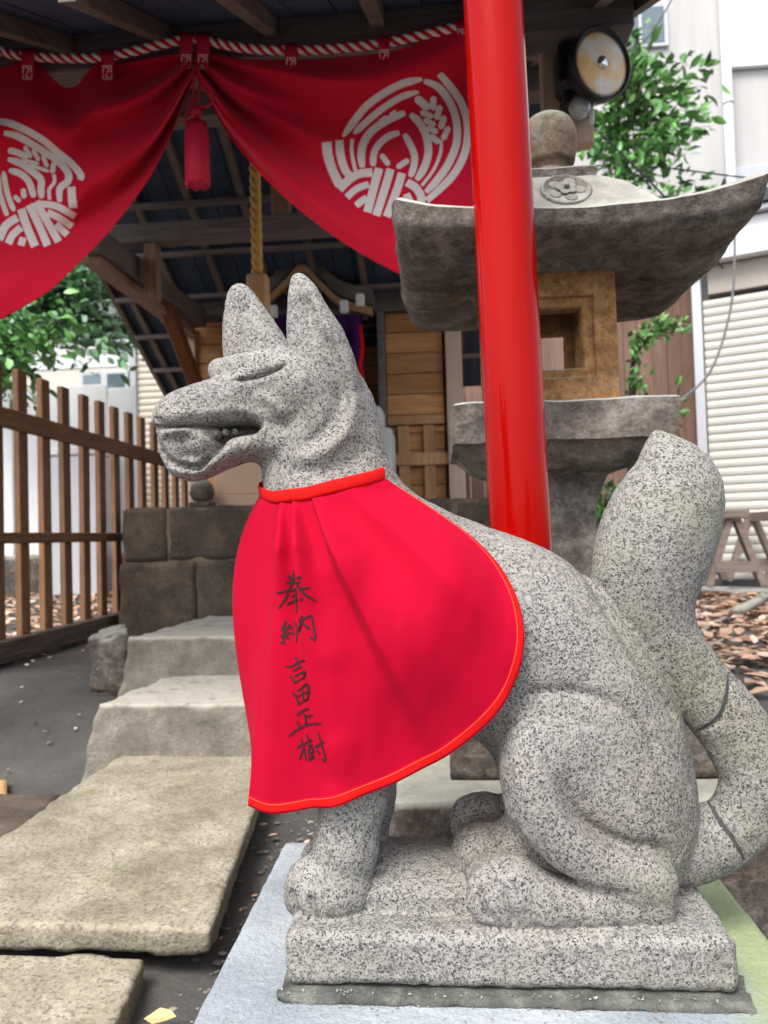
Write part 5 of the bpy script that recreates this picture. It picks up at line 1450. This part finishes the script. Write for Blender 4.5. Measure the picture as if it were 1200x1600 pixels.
# ================================================================== SAWHORSES
m_saw = woodmat('grey_weathered_wood', (.13,.10,.085), (.27,.22,.19), 'x', 1)
def trestle(px0, px1, y, label):
    g = gz(1, y); xc0, xc1 = P(px0, 915, y)[0], P(px1, 915, y)[0]; zt = P((px0+px1)/2, 797, y)[2]; g = P((px0+px1)/2, 914, y)[2]
    c = (xc0+xc1)/2; w_ = (xc1-xc0)/2
    t = thing('sawhorse', (c, y, g), label, 'sawhorse', 'wooden sawhorses before the shutter')
    m_s = m_saw
    for (dx, dy) in ((-1,-1),(1,-1),(-1,1),(1,1)):
        yy = y+(.0 if dy < 0 else .75)
        bar('leg', (c+dx*w_, yy, g-.01), (c+dx*w_*.12, yy+.03*dy*0, zt-.06), .05, .07, m_s, t, .004, up=(0,1,0))
    for yy in (y-.03, y+.78): bar('cross_rail', (c-w_*.78, yy, g+(zt-g)*.24), (c+w_*.78, yy, g+(zt-g)*.24), .03, .075, m_s, t, .004)
    bar('top_rail', (c, y-.06, zt-.035), (c, y+.84, zt-.035), .07, .08, m_s, t, .004)
    bar('end_rail', (c-w_*.5, y-.05, zt-.03), (c+w_*.5, y-.05, zt-.03), .04, .06, m_s, t, .004)
    return t
trestle(1106, 1192, 5.6, 'weathered wooden sawhorse just right of the fox tail')
trestle(1196, 1290, 5.9, 'weathered wooden sawhorse cut by the right edge of the photo')
# branches lying in the litter
for i, (a, b, c_, lb_) in enumerate((((1075,1010),(1100,985),(1135,965),'grey stick lying in the leaves nearest the fox tail'), ((1060,1100),(1085,1030),(1130,1000),'thin twig in the leaf litter right of the tail'), ((1150,960),(1180,945),(1215,920),'thick grey root end at the right edge'))):
    o = tube('fallen_branch', [PZ(*p, .23) for p in spline((a,b,c_), 5)], [.022,.02,.02,.018,.018,.016,.016,.014,.012,.012,.01] if i < 2 else .05, m_lanb, None, 8); tag(o, lb_, 'branch')

# ================================================================== TREES
m_leafg = leaf_mat('green_leaves', [(.05,.13,.03),(.085,.22,.05),(.16,.34,.085),(.07,.18,.045),(.12,.28,.07)], .35)
m_leafd = leaf_mat('dark_green_leaves', [(.04,.11,.05),(.08,.20,.08),(.15,.31,.11),(.26,.40,.28),(.06,.16,.05)], .35)
m_leaf1 = M('leaf_single', .35, .4)
hv = m_leaf1.n('ShaderNodeHueSaturation'); hv.inputs['Color'].default_value = (.10,.25,.06,1)
m_leaf1.l(m_leaf1.math('ADD', m_leaf1.math('MULTIPLY', m_leaf1.rnd(), 1.1), .45), hv.inputs['Value']); m_leaf1.color(hv.outputs[0]); m_leaf1 = m_leaf1.m
m_bark = plain('bark', (.06,.05,.042), .9, .2, .4, 20, bump=.004)
def leafmesh(L, W, mat):
    V = [(0,0,0),(W*.5,L*.35,W*.12),(W*.42,L*.65,W*.06),(0,L,-L*.14),(-W*.42,L*.65,W*.06),(-W*.5,L*.35,W*.12),(0,L*.35,-.0),(0,L*.66,-.02*L)]
    F = [(0,1,6),(1,2,7,6),(2,3,7),(0,6,5),(6,7,4,5),(7,3,4)]
    me = bpy.data.meshes.new('leaf'); me.from_pydata(V, [], F); me.materials.append(mat); me.polygons.foreach_set('use_smooth', [True]*6); me.update(); return me
def tree(name, label, twigs, trunk, nleaf, L, W, seed, mat, matm, parts=290, spread=.14, base=None):
    rg = random.Random(seed); t = thing(name, trunk[0], label, 'tree')
    tube('trunk', trunk, [.05*(1-.8*i/(len(trunk)-1)) for i in range(len(trunk))], m_bark, t, 8)
    me = leafmesh(L, W, mat); LV = [Vector(v.co) for v in me.vertices]; LF = [tuple(p.vertices) for p in me.polygons]
    cand = []
    for (o, e, n) in twigs:
        o, e = Vector(o), Vector(e); d = e-o; mid = (o+e)/2+Vector((0,0,d.length*.08))
        pts = [o*(1-u)**2+mid*2*u*(1-u)+e*u*u for u in np.linspace(0, 1, 6)]
        tube('twig', pts, [.011,.009,.007,.006,.004,.003], m_bark, t, 5)
        for _ in range(n):
            u = rg.random()**.6; p = o*(1-u)**2+mid*2*u*(1-u)+e*u*u
            side = rg.choice((-1,1)); dr = (d.normalized()*(.5+rg.random())+Vector((rg.gauss(0,.7), rg.gauss(0,.7), rg.gauss(-.1,.6)))).normalized()
            p = p+Vector((rg.gauss(0,spread), rg.gauss(0,spread), rg.gauss(0,spread)))*(.15+.85*u if spread > .05 else 1)
            q = Vector((0,1,0)).rotation_difference(dr) @ __import__('mathutils').Quaternion((0,1,0), rg.uniform(-1.2,1.2))
            cand.append((p, q, .65+.6*rg.random()))
    rg.shuffle(cand)
    cand.sort(key=lambda c: c[0].y)
    for p, q, s in cand[:parts]:
        o = link('leaf', me, None, t); o.location = p; o.rotation_mode = 'QUATERNION'; o.rotation_quaternion = q; o.scale = (s,s,s)
    V = []; F = []
    for p, q, s in cand[parts:]:
        b = len(V); V += [q @ (v*s)+p for v in LV]; F += [tuple(b+i for i in f) for f in LF]
    if V: o = mesh('crown', V, F, matm, t, True); tag(o, kind='stuff')
    return t
rg = random.Random(9)
# tree at upper right
YT_ = 7.9
tw = []
root = P(968,330,YT_)
for (a, b, n) in ((968,60,80),(940,85,60),(1000,75,70),(1020,110,60),(1075,100,36),(1090,135,50),(1060,150,60),(1095,190,55),(1045,190,70),(1080,235,30),(1050,215,60),(1000,160,90),(950,140,80),(930,190,80),(960,210,90),(1000,235,90),(930,245,70),(975,262,70),(1030,258,60),(905,225,40),(985,110,90),(1010,285,30),(945,285,40),(1045,295,12)):
    o = P(968+(a-968)*.25, 120+(b-120)*.55+rg.uniform(0,30)+30, YT_+rg.uniform(-.2,.2)); e = P(a, b, YT_+rg.uniform(-.7,.6)); tw.append((o, e, n))
tw.append((P(1000,330,7.6), P(1075,293,7.6), 46)); tw.append((P(1010,335,7.6), P(1110,298,7.7), 24))
tree('leafy_tree', 'slender leafy green tree against the pale building, right of the floodlight', tw, [Vector((P(966,330,YT_).x, YT_, .2)), P(966,330,YT_), P(964,230,YT_), P(968,150,YT_), P(975,80,YT_)], 0, .16, .062, 3, m_leaf1, m_leafg, 290, .11)
# low branches between lantern and shutter
tw = []
for (o, e, n) in (((985,600),(1000,520),60),((990,540),(1065,508),90),((990,560),(1030,500),60),((990,620),(1000,590),46),((985,660),(1000,640),20),((1030,680),(1070,640),10),((1055,650),(1062,600),10)):
    tw.append((P(*o,5.2), P(*e,5.1), n))
tree('shrub', 'glossy green branches reaching out to the right behind the lantern fire box', tw, [Vector((P(985,650,5.2).x,5.2,.2)), P(985,660,5.2), P(988,560,5.2)], 0, .055, .03, 4, m_leaf1, m_leafg, 140, .03)
tw = [(P(945,830,4.6), P(925+i*10,760+(i*37)%60,4.5), 46) for i in range(6)]
tree('shrub', 'small blue-green shrub between the lantern shaft and the fox tail', tw, [Vector((P(945,860,4.6).x,4.6,.2)), P(945,850,4.6), P(945,790,4.6)], 0, .06, .034, 5, m_leaf1, m_leafd, 120, .035)
# dark tree beyond the left fence
tw = []
for i in range(64):
    a = rg.uniform(-160, 232); top_ = 400 if a > 130 else 380; b = rg.uniform(395, 470+(230-a)*.42 if a > 0 else 560)
    if a > 150: b = rg.uniform(405, 560-(a-150)*.2)
    e = P(a, b, rg.uniform(6.6, 8.0)); o = P(-40+(a+40)*.6, 500+(b-500)*.5, 7.3); tw.append((o, e, 88))
for i in range(22):
    a = rg.uniform(-40, 110); b = rg.uniform(500, 640 if a < 90 else 560); tw.append((P(-20,520,6.6), P(a, b, rg.uniform(6.0, 6.8)), 46))
tree('evergreen_tree', 'dark bushy tree hanging over the left end of the fence', tw, [Vector((P(-60,560,7.3).x,7.3,.2)), P(-60,600,7.3), P(-50,480,7.3), P(0,420,7.3)], 0, .125, .062, 6, m_leaf1, m_leafd, 280, .13)
# thin wires crossing the upper right
for i, (pts, r, lb_) in enumerate(((((930,200,6.5),(1060,330,6.6),(1130,420,6.7)), .012, 'thin dark wire slanting down in front of the leafy tree'), (((1040,262,6.5),(1120,272,6.6),(1230,286,6.7)), .010, 'black wire running level towards the right edge, above the lantern roof'),
        (((1145,300,6.5),(1148,400,6.5),(1140,490,6.5),(1110,580,6.5),(1060,628,6.5)), .014, 'grey cable hanging in a loose curve in front of the shutter'), (((935,110,5.0),(1010,60,5.0),(1060,-20,5.0)), .006, 'thin wire running up past the small upper window'))):
    o = tube('wire', [P(*map(float, p)) for p in spline(pts, 8)], r*.8, m_black if i != 2 else plain('grey_cable', (.16,.16,.17), .6), None, 6); tag(o, lb_, 'wire')
